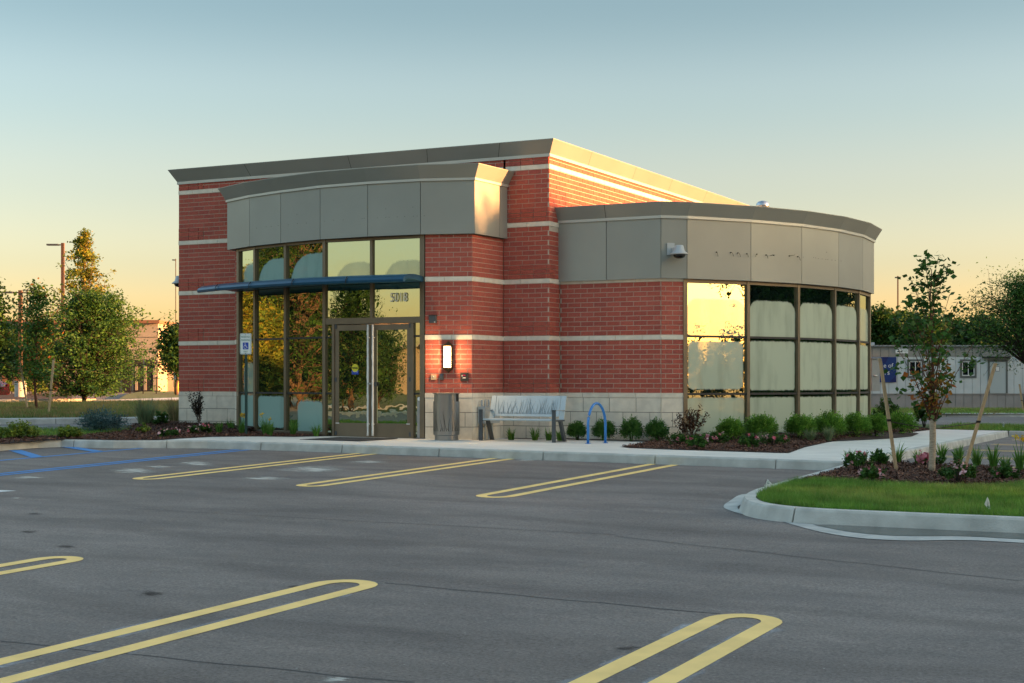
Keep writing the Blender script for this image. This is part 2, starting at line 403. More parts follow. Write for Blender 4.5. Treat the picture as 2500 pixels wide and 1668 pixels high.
# ------------------------------------------------------------------ mesh helpers
class MB:
    def __init__(s):
        s.v, s.f, s.m, s.uv = [], [], [], {}
    def add(s, vs, fs, mi=0):
        o = len(s.v)
        s.v += [tuple(p) for p in vs]
        for f in fs:
            s.f.append(tuple(i + o for i in f)); s.m.append(mi)
        return s
    def quad(s, a, b, c, d, mi=0, uv=False):
        if uv:
            s.uv[len(s.f)] = [(0, 0), (1, 0), (1, 1), (0, 1)]
        return s.add([a, b, c, d], [(0, 1, 2, 3)], mi)
    def obox(s, o, ax, ay, az, mi=0):
        o, ax, ay, az = Vector(o), Vector(ax), Vector(ay), Vector(az)
        p = [o, o + ax, o + ax + ay, o + ay]
        p += [q + az for q in p]
        return s.add(p, [(3, 2, 1, 0), (4, 5, 6, 7), (0, 1, 5, 4), (1, 2, 6, 5), (2, 3, 7, 6), (3, 0, 4, 7)], mi)
    def box(s, c, sx, sy, sz, mi=0):
        return s.obox((c[0] - sx / 2, c[1] - sy / 2, c[2] - sz / 2), (sx, 0, 0), (0, sy, 0), (0, 0, sz), mi)
    def prism(s, poly, z0, z1, mi=0):
        """poly: list of (x, y); z0, z1 numbers or functions of (x, y)"""
        k = len(poly)
        f0 = z0 if callable(z0) else (lambda x, y: z0)
        f1 = z1 if callable(z1) else (lambda x, y: z1)
        vs = [(x, y, f0(x, y)) for x, y in poly] + [(x, y, f1(x, y)) for x, y in poly]
        fs = [tuple(range(k - 1, -1, -1)), tuple(range(k, 2 * k))]
        fs += [(i, (i + 1) % k, k + (i + 1) % k, k + i) for i in range(k)]
        return s.add(vs, fs, mi)
    def tube(s, pts, rad, n=8, mi=0, cap=True):
        pts = [Vector(p) for p in pts]
        k = len(pts)
        rs = rad if isinstance(rad, (list, tuple)) else [rad] * k
        rings = []
        up = Vector((0, 0, 1))
        for i, p in enumerate(pts):
            t = (pts[min(i + 1, k - 1)] - pts[max(i - 1, 0)])
            if t.length < 1e-9: t = Vector((0, 0, 1))
            t.normalize()
            a = t.cross(up) if abs(t.z) < .95 else t.cross(Vector((1, 0, 0)))
            a.normalize(); b = t.cross(a)
            rings.append([p + (a * math.cos(2 * math.pi * j / n) + b * math.sin(2 * math.pi * j / n)) * rs[i] for j in range(n)])
        vs = [q for r in rings for q in r]
        fs = []
        for i in range(k - 1):
            for j in range(n):
                fs.append((i * n + j, i * n + (j + 1) % n, (i + 1) * n + (j + 1) % n, (i + 1) * n + j))
        if cap:
            fs.append(tuple(range(n - 1, -1, -1))); fs.append(tuple(range((k - 1) * n, k * n)))
        return s.add(vs, fs, mi)
    def lathe(s, prof, n=24, c=(0, 0, 0), mi=0):
        vs, fs = [], []
        for r, z in prof:
            for j in range(n):
                a = 2 * math.pi * j / n
                vs.append((c[0] + r * math.cos(a), c[1] + r * math.sin(a), c[2] + z))
        for i in range(len(prof) - 1):
            for j in range(n):
                fs.append((i * n + j, i * n + (j + 1) % n, (i + 1) * n + (j + 1) % n, (i + 1) * n + j))
        fs.append(tuple(range(n - 1, -1, -1))); fs.append(tuple(range((len(prof) - 1) * n, len(prof) * n)))
        return s.add(vs, fs, mi)
    def mesh(s, name, mats, smooth=False):
        me = bpy.data.meshes.new(name)
        me.from_pydata(s.v, [], s.f)
        for m in (mats if isinstance(mats, list) else [mats]):
            me.materials.append(m)
        if len(me.materials) > 1:
            me.polygons.foreach_set('material_index', s.m)
        if smooth:
            me.polygons.foreach_set('use_smooth', [True] * len(me.polygons))
        if s.uv:
            ul = me.uv_layers.new(name='UVMap')
            for fi, uvs in s.uv.items():
                p = me.polygons[fi]
                for k, li in enumerate(p.loop_indices):
                    ul.data[li].uv = uvs[k]
        me.update()
        return me
    def build(s, name, mats, parent=None, smooth=False, label=None):
        o = bpy.data.objects.new(name, s.mesh(name, mats, smooth))
        COL.objects.link(o)
        if parent: o.parent = parent
        if label: o['label'] = label
        return o

def tag(o, label=None, cat=None, group=None, kind=None):
    if label: o['label'] = label
    if cat: o['category'] = cat
    if group: o['group'] = group
    if kind: o['kind'] = kind
    return o

def thing(name, label, cat, loc=(0, 0, 0), rz=0., group=None):
    o = bpy.data.objects.new(name, None)
    COL.objects.link(o)
    o.location = loc; o.rotation_euler = (0, 0, rz); o.empty_display_size = .2
    return tag(o, label, cat, group)

def dup(root, loc, rz=0., scale=1., label=None, group=None):
    r = root.copy(); COL.objects.link(r)
    r.location = loc; r.rotation_euler = (0, 0, rz)
    r.scale = scale if isinstance(scale, tuple) else (scale,) * 3
    if label: r['label'] = label
    if group: r['group'] = group
    for ch in list(root.children):
        c = ch.copy(); COL.objects.link(c); c.parent = r
        for g in list(ch.children):
            d = g.copy(); COL.objects.link(d); d.parent = c
    return r

def quads_mesh(name, V, nper, mats, midx, smooth=False):
    """V: (n*nper, 3) vertices, every nper of them one face"""
    n = len(V) // nper
    me = bpy.data.meshes.new(name)
    me.vertices.add(len(V)); me.vertices.foreach_set('co', np.ascontiguousarray(V, dtype=np.float32).ravel())
    me.loops.add(len(V)); me.loops.foreach_set('vertex_index', np.arange(len(V), dtype=np.int32))
    me.polygons.add(n)
    me.polygons.foreach_set('loop_start', np.arange(0, n * nper, nper, dtype=np.int32))
    me.polygons.foreach_set('loop_total', np.full(n, nper, dtype=np.int32))
    for m in mats: me.materials.append(m)
    me.polygons.foreach_set('material_index', np.asarray(midx, dtype=np.int32))
    me.update(calc_edges=True)
    return me

def leaves(name, P, size, mats, parent=None, rng=RNG, aspect=.55, up=.35, dirs=None, midx=None, jitter=.35):
    P = np.asarray(P, dtype=np.float64)
    n = len(P)
    nrm = rng.normal(size=(n, 3)); nrm[:, 2] = np.abs(nrm[:, 2]) * (1 + up) + up
    nrm /= np.linalg.norm(nrm, axis=1, keepdims=True)
    a = rng.normal(size=(n, 3)) if dirs is None else np.asarray(dirs) + rng.normal(size=(n, 3)) * .35
    if dirs is None:
        a -= (a * nrm).sum(1, keepdims=True) * nrm
    a /= np.linalg.norm(a, axis=1, keepdims=True) + 1e-9
    b = np.cross(nrm, a); b /= np.linalg.norm(b, axis=1, keepdims=True) + 1e-9
    s = (np.asarray(size) * (1 + jitter * rng.uniform(-1, 1, n)))[:, None] if np.ndim(size) == 0 else np.asarray(size)[:, None]
    V = np.empty((n, 4, 3))
    V[:, 0] = P - a * s * .5
    V[:, 1] = P + b * s * .5 * aspect + a * s * .05
    V[:, 2] = P + a * s * .5
    V[:, 3] = P - b * s * .5 * aspect + a * s * .05
    if midx is None:
        midx = rng.choice(len(mats), n, p=([.5, .3, .2] if len(mats) == 3 else None))
    me = quads_mesh(name, V.reshape(-1, 3), 4, mats, midx)
    o = bpy.data.objects.new(name, me); COL.objects.link(o)
    if parent: o.parent = parent
    return o

def blades(name, base, h, w, lean, mats, parent=None, rng=RNG, seg=2, curl=.5, midx=None):
    """curved grass blades as strips; base (n,3), lean (n,2) horizontal offset of the tip"""
    base = np.asarray(base, dtype=np.float64); n = len(base)
    h = np.broadcast_to(h, (n,)); w = np.broadcast_to(w, (n,)); lean = np.asarray(lean)
    ang = rng.uniform(0, 2 * np.pi, n)
    side = np.stack([np.cos(ang), np.sin(ang), np.zeros(n)], 1)
    faces = []
    def pt(t):
        p = base.copy()
        p[:, 0] += lean[:, 0] * t ** 1.8; p[:, 1] += lean[:, 1] * t ** 1.8
        L = np.linalg.norm(lean, axis=1)
        p[:, 2] += h * (t - curl * t ** 3 * np.minimum(1, L / np.maximum(h, 1e-6)))
        return p
    V = []
    for k in range(seg):
        t0, t1 = k / seg, (k + 1) / seg
        w0 = (w * (1 - t0 ** 1.5) * .5)[:, None]; w1 = (w * (1 - t1 ** 1.5) * .5 + 1e-4)[:, None]
        p0, p1 = pt(t0), pt(t1)
        V.append(np.stack([p0 - side * w0, p0 + side * w0, p1 + side * w1, p1 - side * w1], 1))
    V = np.concatenate(V, 0)
    if midx is None:
        midx = rng.choice(len(mats), n, p=([.5, .3, .2] if len(mats) == 3 else None))
    midx = np.tile(midx, seg)
    me = quads_mesh(name, V.reshape(-1, 3), 4, mats, midx)
    o = bpy.data.objects.new(name, me); COL.objects.link(o)
    if parent: o.parent = parent
    return o

def in_poly(x, y, poly):
    r = np.zeros(len(x), bool)
    k = len(poly)
    for i in range(k):
        x0, y0 = poly[i]; x1, y1 = poly[(i + 1) % k]
        c = ((y0 > y) != (y1 > y)) & (x < (x1 - x0) * (y - y0) / ((y1 - y0) or 1e-9) + x0)
        r ^= c
    return r

def scatter(poly, n, rng=RNG):
    a = np.array(poly); lo, hi = a.min(0), a.max(0)
    out = np.zeros((0, 2))
    while len(out) < n:
        p = rng.uniform(lo, hi, (n * 2, 2))
        out = np.concatenate([out, p[in_poly(p[:, 0], p[:, 1], poly)]])
    return out[:n]

def vzg(x, y):
    return -.009 * (x + 1.4) - .018 * np.maximum(0, -4.6 - y)

def sheet(name, poly, dz, m, kind='structure', parent=None, thick=None):
    """a flat piece of ground that follows the lie of the land; split where the fall starts"""
    import bmesh
    bm = bmesh.new()
    vs = [bm.verts.new((x, y, 0)) for x, y in poly]
    bm.faces.new(vs)
    bmesh.ops.bisect_plane(bm, geom=bm.verts[:] + bm.edges[:] + bm.faces[:], plane_co=(0, -4.6, 0), plane_no=(0, 1, 0))
    if thick:
        r = bmesh.ops.extrude_face_region(bm, geom=bm.faces[:])
        for e in r['geom']:
            if isinstance(e, bmesh.types.BMVert): e.co.z = -thick
    bmesh.ops.triangulate(bm, faces=bm.faces[:])
    for v in bm.verts:
        v.co.z += zg(v.co.x, v.co.y) + dz
    bmesh.ops.recalc_face_normals(bm, faces=bm.faces[:])
    if not thick:
        for f in bm.faces:
            if f.normal.z < 0: f.normal_flip()
    me = bpy.data.meshes.new(name); bm.to_mesh(me); bm.free()
    me.materials.append(m)
    o = bpy.data.objects.new(name, me); COL.objects.link(o)
    if kind: o['kind'] = kind
    if parent: o.parent = parent
    return o

def text(name, body, size, parent, origin, xdir, zdir, m, extrude=.004, align='CENTER', label=None, sx=1.0):
    c = bpy.data.curves.new(name, 'FONT')
    c.body = body; c.size = size; c.extrude = extrude; c.align_x = align; c.align_y = 'CENTER'
    c.materials.append(m)
    tmp = bpy.data.objects.new('tmp', c); COL.objects.link(tmp)
    dg = bpy.context.evaluated_depsgraph_get()
    me = bpy.data.meshes.new_from_object(tmp.evaluated_get(dg))
    bpy.data.objects.remove(tmp)
    o = bpy.data.objects.new(name, me); COL.objects.link(o)
    x = Vector(xdir).normalized(); z = Vector(zdir).normalized(); nrm = x.cross(z)
    M = Matrix((( x.x * sx, z.x, nrm.x, origin[0]), (x.y * sx, z.y, nrm.y, origin[1]), (x.z * sx, z.z, nrm.z, origin[2]), (0, 0, 0, 1)))
    me.transform(M)
    if not me.materials: me.materials.append(m)
    o.parent = parent
    return o

# ------------------------------------------------------------------ ground
def grid_ground(name, x0, x1, y0, y1, dz, m):
    mb = MB()
    ys = [y0, -4.6, y1]
    xs = [x0, x1]
    for i in range(2):
        a, b = ys[i], ys[i + 1]
        mb.quad((x0, a, zg(x0, a) + dz), (x1, a, zg(x1, a) + dz), (x1, b, zg(x1, b) + dz), (x0, b, zg(x0, b) + dz))
    o = mb.build(name, m); o['kind'] = 'structure'
    return o
# land to the horizon: follows the fall near the lot, level beyond
mb = MB()
def zfar(x, y):
    x = max(-120, min(120, x)); y = max(-70, y)
    return zg(x, y) - .06
gx = [-1500, -120, 0, 120, 1500]; gy = [-1500, -70, -4.6, 200, 1500]
for i in range(4):
    for j in range(4):
        q = [(gx[i], gy[j]), (gx[i + 1], gy[j]), (gx[i + 1], gy[j + 1]), (gx[i], gy[j + 1])]
        mb.quad(*[(x, y, zfar(x, y)) for x, y in q])
g = mb.build('ground', M_TURFY); g['kind'] = 'structure'
lot = grid_ground('parking_lot', -75, 36, -46, 85, 0, M_ASPH)

# painted markings
def strip(mb, pts, w, dz=.004, mi=0):
    P = [Vector((p[0], p[1])) for p in pts]
    L = []
    for i, p in enumerate(P):
        a = P[i - 1] if i else None; b = P[i + 1] if i < len(P) - 1 else None
        d = Vector((0, 0))
        if a is not None: d += (p - a).normalized()
        if b is not None: d += (b - p).normalized()
        d.normalize(); nn = Vector((-d.y, d.x)) * w / 2
        L.append((p + nn, p - nn))
    for i in range(len(P) - 1):
        q = [L[i][1], L[i + 1][1], L[i + 1][0], L[i][0]]
        mb.quad(*[(v.x, v.y, zg(v.x, v.y) + dz) for v in q], mi=mi)

def hairpin(x0, x1, ynear, yfar, loop, w=.15):
    """a stall divider: two lines joined by a round end; loop = 'near' or 'far'"""
    xm, r = (x0 + x1) / 2, (x1 - x0) / 2
    pts = []
    if loop == 'near':
        pts.append((x0, yfar)); k = 8
        pts += [(x0, yfar + (ynear + .25 - yfar) * i / k) for i in range(1, k + 1)]
        pts += [(xm - r * math.cos(a), ynear + .25 - r * 1.15 * math.sin(a)) for a in [math.pi * i / 12 for i in range(1, 12)]]
        pts += [(x1, ynear + .25 + (yfar - ynear - .25) * i / k) for i in range(0, k + 1)]
    else:
        k = 8
        pts = [(x0, ynear + (yfar - .25 - ynear) * i / k) for i in range(k + 1)]
        pts += [(xm - r * math.cos(a), yfar - .25 + r * 1.15 * math.sin(a)) for a in [math.pi * i / 12 for i in range(1, 12)]]
        pts += [(x1, yfar - .25 + (ynear - yfar + .25) * i / k) for i in range(0, k + 1)]
    mb = MB(); strip(mb, pts, w)
    return mb
marks = bpy.data.objects.new('parking_lot_markings', None); COL.objects.link(marks); marks['kind'] = 'structure'
for x0, x1, yn, yf, lp in [(-1.70, -1.35, -11.15, -4.70, 'near'), (1.19, 1.53, -11.0, -4.70, 'near'), (4.24, 4.65, -11.2, -4.72, 'near'),
                           (6.61, 7.04, -27.0, -18.05, 'far'), (3.47, 3.82, -27.0, -18.0, 'far'), (10.06, 10.47, -27.0, -18.12, 'far')]:
    hairpin(x0, x1, yn, yf, lp).build('stall_line', M_YEL, marks)
mb = MB(); strip(mb, [(-4.16, -12.6), (-4.25, -9), (-4.43, -4.93)], .13); strip(mb, [(-3.92, -12.8), (-4.02, -9), (-4.18, -4.9)], .13)
mb.build('accessible_stall_line', M_LBLUE, marks)
mb = MB(); strip(mb, [(-6.36, -13), (-6.36, -9.2), (-6.38, -5.5)], .14)
for p, q in [((36, 1100), (92, 1117)), ((160, 1091), (241, 1103.6)), ((-60, 1106), (-60, 1131))]:
    a, b = at(*p), at(*q)
    strip(mb, [a[:2], b[:2]], .24, .008)
mb.build('access_aisle_hatching', M_LBLUE, marks)
a, b, c = at(-60, 1195), at(41, 1199), at(-60, 1206)
MB().add([(p[0], p[1], p[2] + .004) for p in (a, c, b)], [(0, 1, 2)]).build('white_arrow_head', M_LWHITE, marks)
# stalls beside the island, behind the young tree
for k, yy in enumerate([-2.6, .5, 3.6, 6.7, 9.8]):
    mb = MB(); strip(mb, [(8.0, yy), (14.5, yy)], .1); strip(mb, [(8.0, yy + .38), (14.5, yy + .38)], .1)
    mb.build('stall_line', M_YEL, marks)

# marks on the asphalt: dust, oil, overspray beside fresh lines
def patch(px, py, wpx, hpx, m, dz, name, rot=0.):
    c = at(px, py); l = at(px - wpx / 2, py); r = at(px + wpx / 2, py); u = at(px, py - hpx / 2); d = at(px, py + hpx / 2)
    vx = Vector((r[0] - l[0], r[1] - l[1])) / 2; vy = Vector((u[0] - d[0], u[1] - d[1])) / 2
    mb = MB()
    q = []
    for sx, sy in ((-1, -1), (1, -1), (1, 1), (-1, 1)):
        p = Vector((c[0], c[1])) + vx * sx + vy * sy
        q.append((p.x, p.y, zg(p.x, p.y) + dz))
    mb.quad(*q, uv=True)
    return mb.build(name, m, marks)
for i, (px, py, wp, hp) in enumerate([(480, 1132, 150, 20), (760, 1146, 260, 26), (330, 1150, 190, 22), (70, 1166, 130, 12), (1290, 1124, 110, 8), (900, 1128, 150, 12),
                                      (390, 1140, 120, 10), (640, 1168, 190, 14), (40, 1217, 50, 8), (820, 1660, 130, 26)]):
    patch(px, py, wp, hp, M_STAINW, .0018 + .0001 * i, 'white_dust_mark')
for i, (px, py, wp, hp) in enumerate([(160, 1335, 110, 16), (70, 1299, 80, 12), (85, 1255, 60, 10), (370, 1450, 110, 26), (720, 1433, 60, 10), (1530, 1584, 110, 22)]):
    patch(px, py, wp, hp, M_STAIND, .0028 + .0001 * i, 'dark_mark')
for i, (pa, pb) in enumerate([((330, 1243), (1500, 1306)), ((0, 1566), (1010, 1668)), ((1500, 1310), (2500, 1420)), ((940, 1424), (1760, 1500))]):
    mb = MB(); qa, qb = at(*pa), at(*pb); strip(mb, [(qa[0] + (qb[0] - qa[0]) * k / 12 + .012 * math.sin(k * 2.3 + i), qa[1] + (qb[1] - qa[1]) * k / 12 + .015 * math.sin(k * 1.7)) for k in range(13)], .016, .0022 + .0001 * i)
    mb.build('paving_seam', M_SEAMT, marks)
for i, (x, y0, y1) in enumerate([(6.61, -26, -18.6), (7.04, -26, -18.5), (10.06, -26, -18.6), (10.47, -26, -18.5)]):
    mb = MB(); hw = .20
    za, zb2 = zg(x, y0) + .0014, zg(x, y1) + .0014
    mb.quad((x - hw, y0, za), (x + hw, y0, za), (x + hw, y1, zb2), (x - hw, y1, zb2))
    mb.uv[0] = [(0, .5), (1, .5), (1, .5), (0, .5)]
    mb.build('paint_overspray', M_SPRAY, marks)

# sidewalk and kerbs
KERB_Y = -4.75
walk_poly = [(-6.15, -5.3), (-5.2, -4.88), (-3, KERB_Y), (7.62, KERB_Y), (7.55, 12.0), (5.75, 12.0), (5.55, 7.0), (5.4, 2.4), (5.65, -.4), (6.02, -2.72), (5.9, -2.8), (4.0, -2.83), (2.95, -2.72),
             (2.62, -2.4), (2.28, .2), (2.1, .36), (0, .40), (-.02, -.03), (-1.0, -.03), (-1.04, -1.25), (-2.2, -1.55), (-4.5, -1.62), (-4.62, -1.9), (-4.83, -2.42), (-5.62, -2.78), (-6.2, -3.5)]
walk = sheet('sidewalk', walk_poly, .15, M_CONC, thick=.25)
kerb = bpy.data.objects.new('kerb', None); COL.objects.link(kerb); kerb['kind'] = 'structure'
def kerb_run(path, parent, w=.15, h=.154, joint=1.85, gap=.02, batter=.02, gutter=0., m=M_KERB, inner=+1, name='kerb_section'):
    """kerb stones along a path; the solid lies on the left of the path (inner=+1)"""
    P = [Vector((p[0], p[1])) for p in path]
    seg, acc = [], 0.
    dense = [P[0]]
    for a, b in zip(P, P[1:]):
        k = max(1, int((b - a).length / .3 + .5))
        dense += [a + (b - a) * i / k for i in range(1, k + 1)]
    run = [dense[0]]
    out = []
    for p in dense[1:]:
        acc += (p - run[-1]).length; run.append(p)
        if acc >= joint:
            out.append(run); run = [p]; acc = 0.
    if len(run) > 1: out.append(run)
    for r in out:
        mb = MB()
        prof = []
        for i, p in enumerate(r):
            d = (r[min(i + 1, len(r) - 1)] - r[max(i - 1, 0)]).normalized()
            nn = Vector((-d.y, d.x)) * inner
            q = p + d * (gap / 2 if i == 0 else (-gap / 2 if i == len(r) - 1 else 0))
            o0 = q - nn * batter; o1 = q; o2 = q + nn * .02; o3 = q + nn * w
            ring = [(o0, -.05), (o0, .0), (o1, h - .025), (o2, h), (o3, h), (o3, -.05)]
            prof.append([(v.x, v.y, zg(v.x, v.y) + z) for v, z in ring])
        k = 6
        vs = [v for rr in prof for v in rr]; fs = []
        for i in range(len(prof) - 1):
            for j in range(k):
                f = (i * k + j, (i + 1) * k + j, (i + 1) * k + (j + 1) % k, i * k + (j + 1) % k)
                fs.append(f if inner > 0 else f[::-1])
        e = tuple(range(k)); fs.append(e if inner > 0 else e[::-1]); e2 = tuple(range((len(prof) - 1) * k, len(prof) * k)); fs.append(e2[::-1] if inner > 0 else e2)
        mb.add(vs, fs)
        mb.build(name, m, parent)
# the solid of the front kerb lies behind the line (left of the path when walking towards +x)
kerb_run([(-8.36, -16), (-8.36, -6.3), (-8.1, -5.92), (-6.9, -5.72), (-6.2, -5.35), (-5.2, -4.91), (-3, -4.78), (7.62, -4.78)], kerb, w=.14)
kerb_run([(7.655, -4.9), (7.585, 12.0)], kerb, w=.14, inner=+1, h=.156)
kerb_run([(7.6, 12.03), (13.5, 11.2)], kerb, w=.14)

def smooth(path, k=6):
    P = [Vector(p) for p in path]; out = []
    for i in range(len(P) - 1):
        p0, p1, p2, p3 = P[max(0, i - 1)], P[i], P[i + 1], P[min(len(P) - 1, i + 2)]
        for j in range(k):
            t = j / k
            q = .5 * ((2 * p1) + (p2 - p0) * t + (2 * p0 - 5 * p1 + 4 * p2 - p3) * t * t + (3 * p1 - p0 - 3 * p2 + p3) * t ** 3)
            out.append((q.x, q.y))
    out.append(tuple(path[-1]))
    return out
isl_path = [(7.70, -4.75), (7.72, -6.5), (7.73, -8.2), (7.74, -9.6), (7.78, -10.4), (7.92, -11.15), (8.2, -11.75), (8.6, -12.1), (9.2, -12.25), (10.2, -12.2), (12.5, -12.05), (19, -11.7), (24, -11.4)]
kerb_run(smooth(isl_path), kerb, w=.15, h=.165, joint=2.6, batter=.05)
kerb_run([(24, -5.2), (12, -5.05), (10.3, -4.95), (9.0, -4.6), (7.72, -4.62)], kerb, w=.13, h=.16)
# concrete gutter pan around the island nose
mb = MB()
pan_out = [(7.52, -9.2), (7.36, -10.4), (7.30, -11.2), (7.55, -11.95), (8.2, -12.5), (9.0, -12.72), (10.2, -12.78), (12.5, -12.65), (19, -12.3)]
pan_in = [(7.70, -9.2), (7.72, -10.4), (7.85, -11.2), (8.15, -11.78), (8.6, -12.14), (9.2, -12.30), (10.2, -12.25), (12.5, -12.10), (19, -11.75)]
pan_out = [(7.60, -9.2)] + [at(*p)[:2] for p in [(1812, 1208), (1782, 1224), (1767, 1236), (1778, 1246), (1836, 1261), (1938, 1271), (2010, 1278), (2100, 1284)]]
pan_in = [(7.70, -9.2), (7.71, -9.9), (7.73, -10.5), (7.8, -11.0), (7.98, -11.4), (8.25, -11.82), (8.75, -12.2), (9.2, -12.3), (9.7, -12.3)]
pan_out, pan_in = smooth(pan_out), smooth(pan_in)
for i in range(len(pan_out) - 1):
    a, b, c, d = pan_out[i], pan_out[i + 1], pan_in[i + 1], pan_in[i]
    if a[0] > 9.1: break
    mb.quad(*[(p[0], p[1], zg(*p) + z) for p, z in ((a, .006), (b, .006), (c, .014), (d, .014))])
o = mb.build('gutter_pan', M_KERB, kerb)
# water standing in the gutter with a pale dried rim
M_PUDDLE = bpy.data.materials.new('wet_concrete'); n, l = nodes_of(M_PUDDLE)
n['Principled BSDF'].inputs['Base Color'].default_value = (.035, .04, .038, 1); n['Principled BSDF'].inputs['Roughness'].default_value = .06
M_RIM = mat('dried_rim', (.42, .43, .41), .9, var=.15, scale=6)
rim = [at(*p) for p in [(1905, 1273), (1990, 1297), (2090, 1314), (2210, 1321), (2350, 1320), (2500, 1327), (2620, 1335), (2620, 1302), (2400, 1290), (2200, 1286), (2000, 1280)]]
sheet('gutter_rim', smooth([p[:2] for p in rim], 4), .0062, M_RIM, kind=None, parent=kerb)
pud = [at(*p) for p in [(1985, 1283), (2060, 1298), (2150, 1308), (2250, 1311), (2350, 1311), (2500, 1319), (2620, 1327), (2620, 1306), (2400, 1294), (2200, 1289), (2050, 1283)]]
sheet('puddle', smooth([p[:2] for p in pud], 4), .0105, M_PUDDLE, kind='structure')

# planting beds and lawns
isl_poly = [(7.87, -4.72)] + [(x + .14, y + .02) for x, y in isl_path[1:5]] + [(8.05, -11.1), (8.3, -11.65), (8.68, -11.97), (9.2, -12.10), (10.2, -12.05), (12.5, -11.9), (19, -11.55), (24, -11.25), (24, -5.3), (12, -5.2), (10.3, -5.1), (9.05, -4.75)]
mg = [at(px, py, .16)[:2] for px, py in [(1900, 1180), (1955, 1174), (2016, 1172), (2127, 1180), (2293, 1188), (2417, 1189), (2500, 1181), (2620, 1176)]]
isl_mulch = [(7.87, -4.75)] + [(7.87, -8.9)] + mg[1:] + [(19, -9.0), (24, -8), (24, -5.3), (12, -5.2), (10.3, -5.1), (9.05, -4.75)]
isl_lawn = [(7.87, -8.6), (7.88, -9.6)] + isl_poly[4:13] + [(24, -8)] + [(19, -9.0)] + mg[1:][::-1]
sheet('island_soil', isl_poly, .150, M_TURF)
sheet('planting_bed_island', isl_mulch, .157, M_SOIL)
bedR = [(5.42, 2.4), (5.57, 7.0), (5.76, 11.9), (3.2, 11.9), (4.9, 7.9), (4.98, 6.4), (4.8, 4.95), (4.36, 3.5), (3.64, 2.17), (2.7, .95), (2.3, .45), (2.45, -.9), (2.64, -2.35), (2.97, -2.70), (4.0, -2.81), (5.9, -2.78), (6.0, -2.7), (5.65, -.4)]
sheet('planting_bed_right', bedR, .157, M_SOIL)
sheet('planting_strip_wall', [(-.9, -.35), (-.05, -.32), (0, .12), (2.25, .12), (2.2, .5), (0, .5), (-.03, -.05), (-1.0, -.05)], .156, M_SOIL)
bl = lambda px, py: at(px, py, .15)[:2]
bedL = [(-8.2, -6.2), (-8.0, -5.85), (-6.85, -5.62), (-6.15, -5.25), (-6.2, -3.5), (-5.62, -2.78), (-4.83, -2.42), (-4.62, -1.9), (-4.6, -1.55), (-5.9, -1.25), (-7.0, -.95), (-7.95, -.45), (-7.95, .02), (-10, .02), (-10.4, .4),
        bl(330, 1045), bl(285, 1056), bl(190, 1063), bl(100, 1066), bl(-60, 1072), bl(-120, 1085), (-8.25, -9)]
sheet('planting_bed_left', bedL, .157, M_SOIL)
lawnN = [bl(-140, 1052), bl(150, 1049.5), bl(330, 1044.5), (-10.4, .4), bl(285, 1056), bl(100, 1066), bl(-60, 1072), bl(-120, 1085), (-8.25, -9), (-8.25, -16), (-14, -16)]
lawnN = [bl(-140, 1050), bl(150, 1048.5), bl(335, 1044), bl(330, 1049), bl(285, 1058), bl(190, 1066), bl(100, 1069), bl(-60, 1075), (-8.3, -9.4), (-8.3, -16), (-14, -16)]
sheet('lawn_near_left', lawnN, .150, M_TURF)
lawnF = [bl(-200, 985), bl(230, 982.5), bl(440, 979.5), bl(440, 1011), bl(330, 1019), bl(-200, 1022)]
sheet('lawn_far_left', lawnF, .145, M_TURFY)
sheet('lawn_back_left', [bl(290, 974), bl(440, 970.5), bl(440, 956), bl(350, 955), bl(310, 962)], .149, M_TURFY)
sheet('path_left', [bl(225, 982), bl(440, 979), bl(440, 970.8), bl(225, 977)], .153, M_CONC)
sheet('bed_left_far', [bl(-200, 975), bl(175, 975), bl(175, 962), bl(-200, 962)], .149, M_SOIL)
kerbL = bpy.data.objects.new('kerb_left', None); COL.objects.link(kerbL); kerbL['kind'] = 'structure'
kerb_run([at(-160, 1037)[:2], at(60, 1036)[:2], at(330, 1033)[:2], at(440, 1029)[:2]], kerbL, w=.55, h=.16, joint=3.2, batter=.03)
kerb_run([at(-200, 986)[:2], at(60, 985)[:2], at(235, 983.5)[:2]], kerbL, w=.5, h=.2, joint=4, batter=.03)
mb = MB(); strip(mb, [at(-100, 1044.5)[:2], at(115, 1041)[:2]], .14); mb.build('road_line', M_LWHITE, marks)
# beyond the right-hand walk
lawnR = [bl(2300, 1047), bl(2600, 1047), bl(2600, 1055), bl(2330, 1053)]
sheet('lawn_right', [(5.8, 12.1), (7.6, 12.1), (13.2, 11.5), (20, 11.0), (20, 15.2), (7, 16.3), (3, 16.5), (3.2, 12)], .150, M_TURF)
sheet('lawn_trailer', [bl(2080, 1009), bl(2620, 1009), bl(2620, 999), bl(2080, 999)], .12, M_TURFY)
kerbR = bpy.data.objects.new('kerb_right', None); COL.objects.link(kerbR); kerbR['kind'] = 'structure'
kerb_run([at(2080, 1018)[:2], at(2640, 1018)[:2]], kerbR, w=.5, h=.15, joint=4)

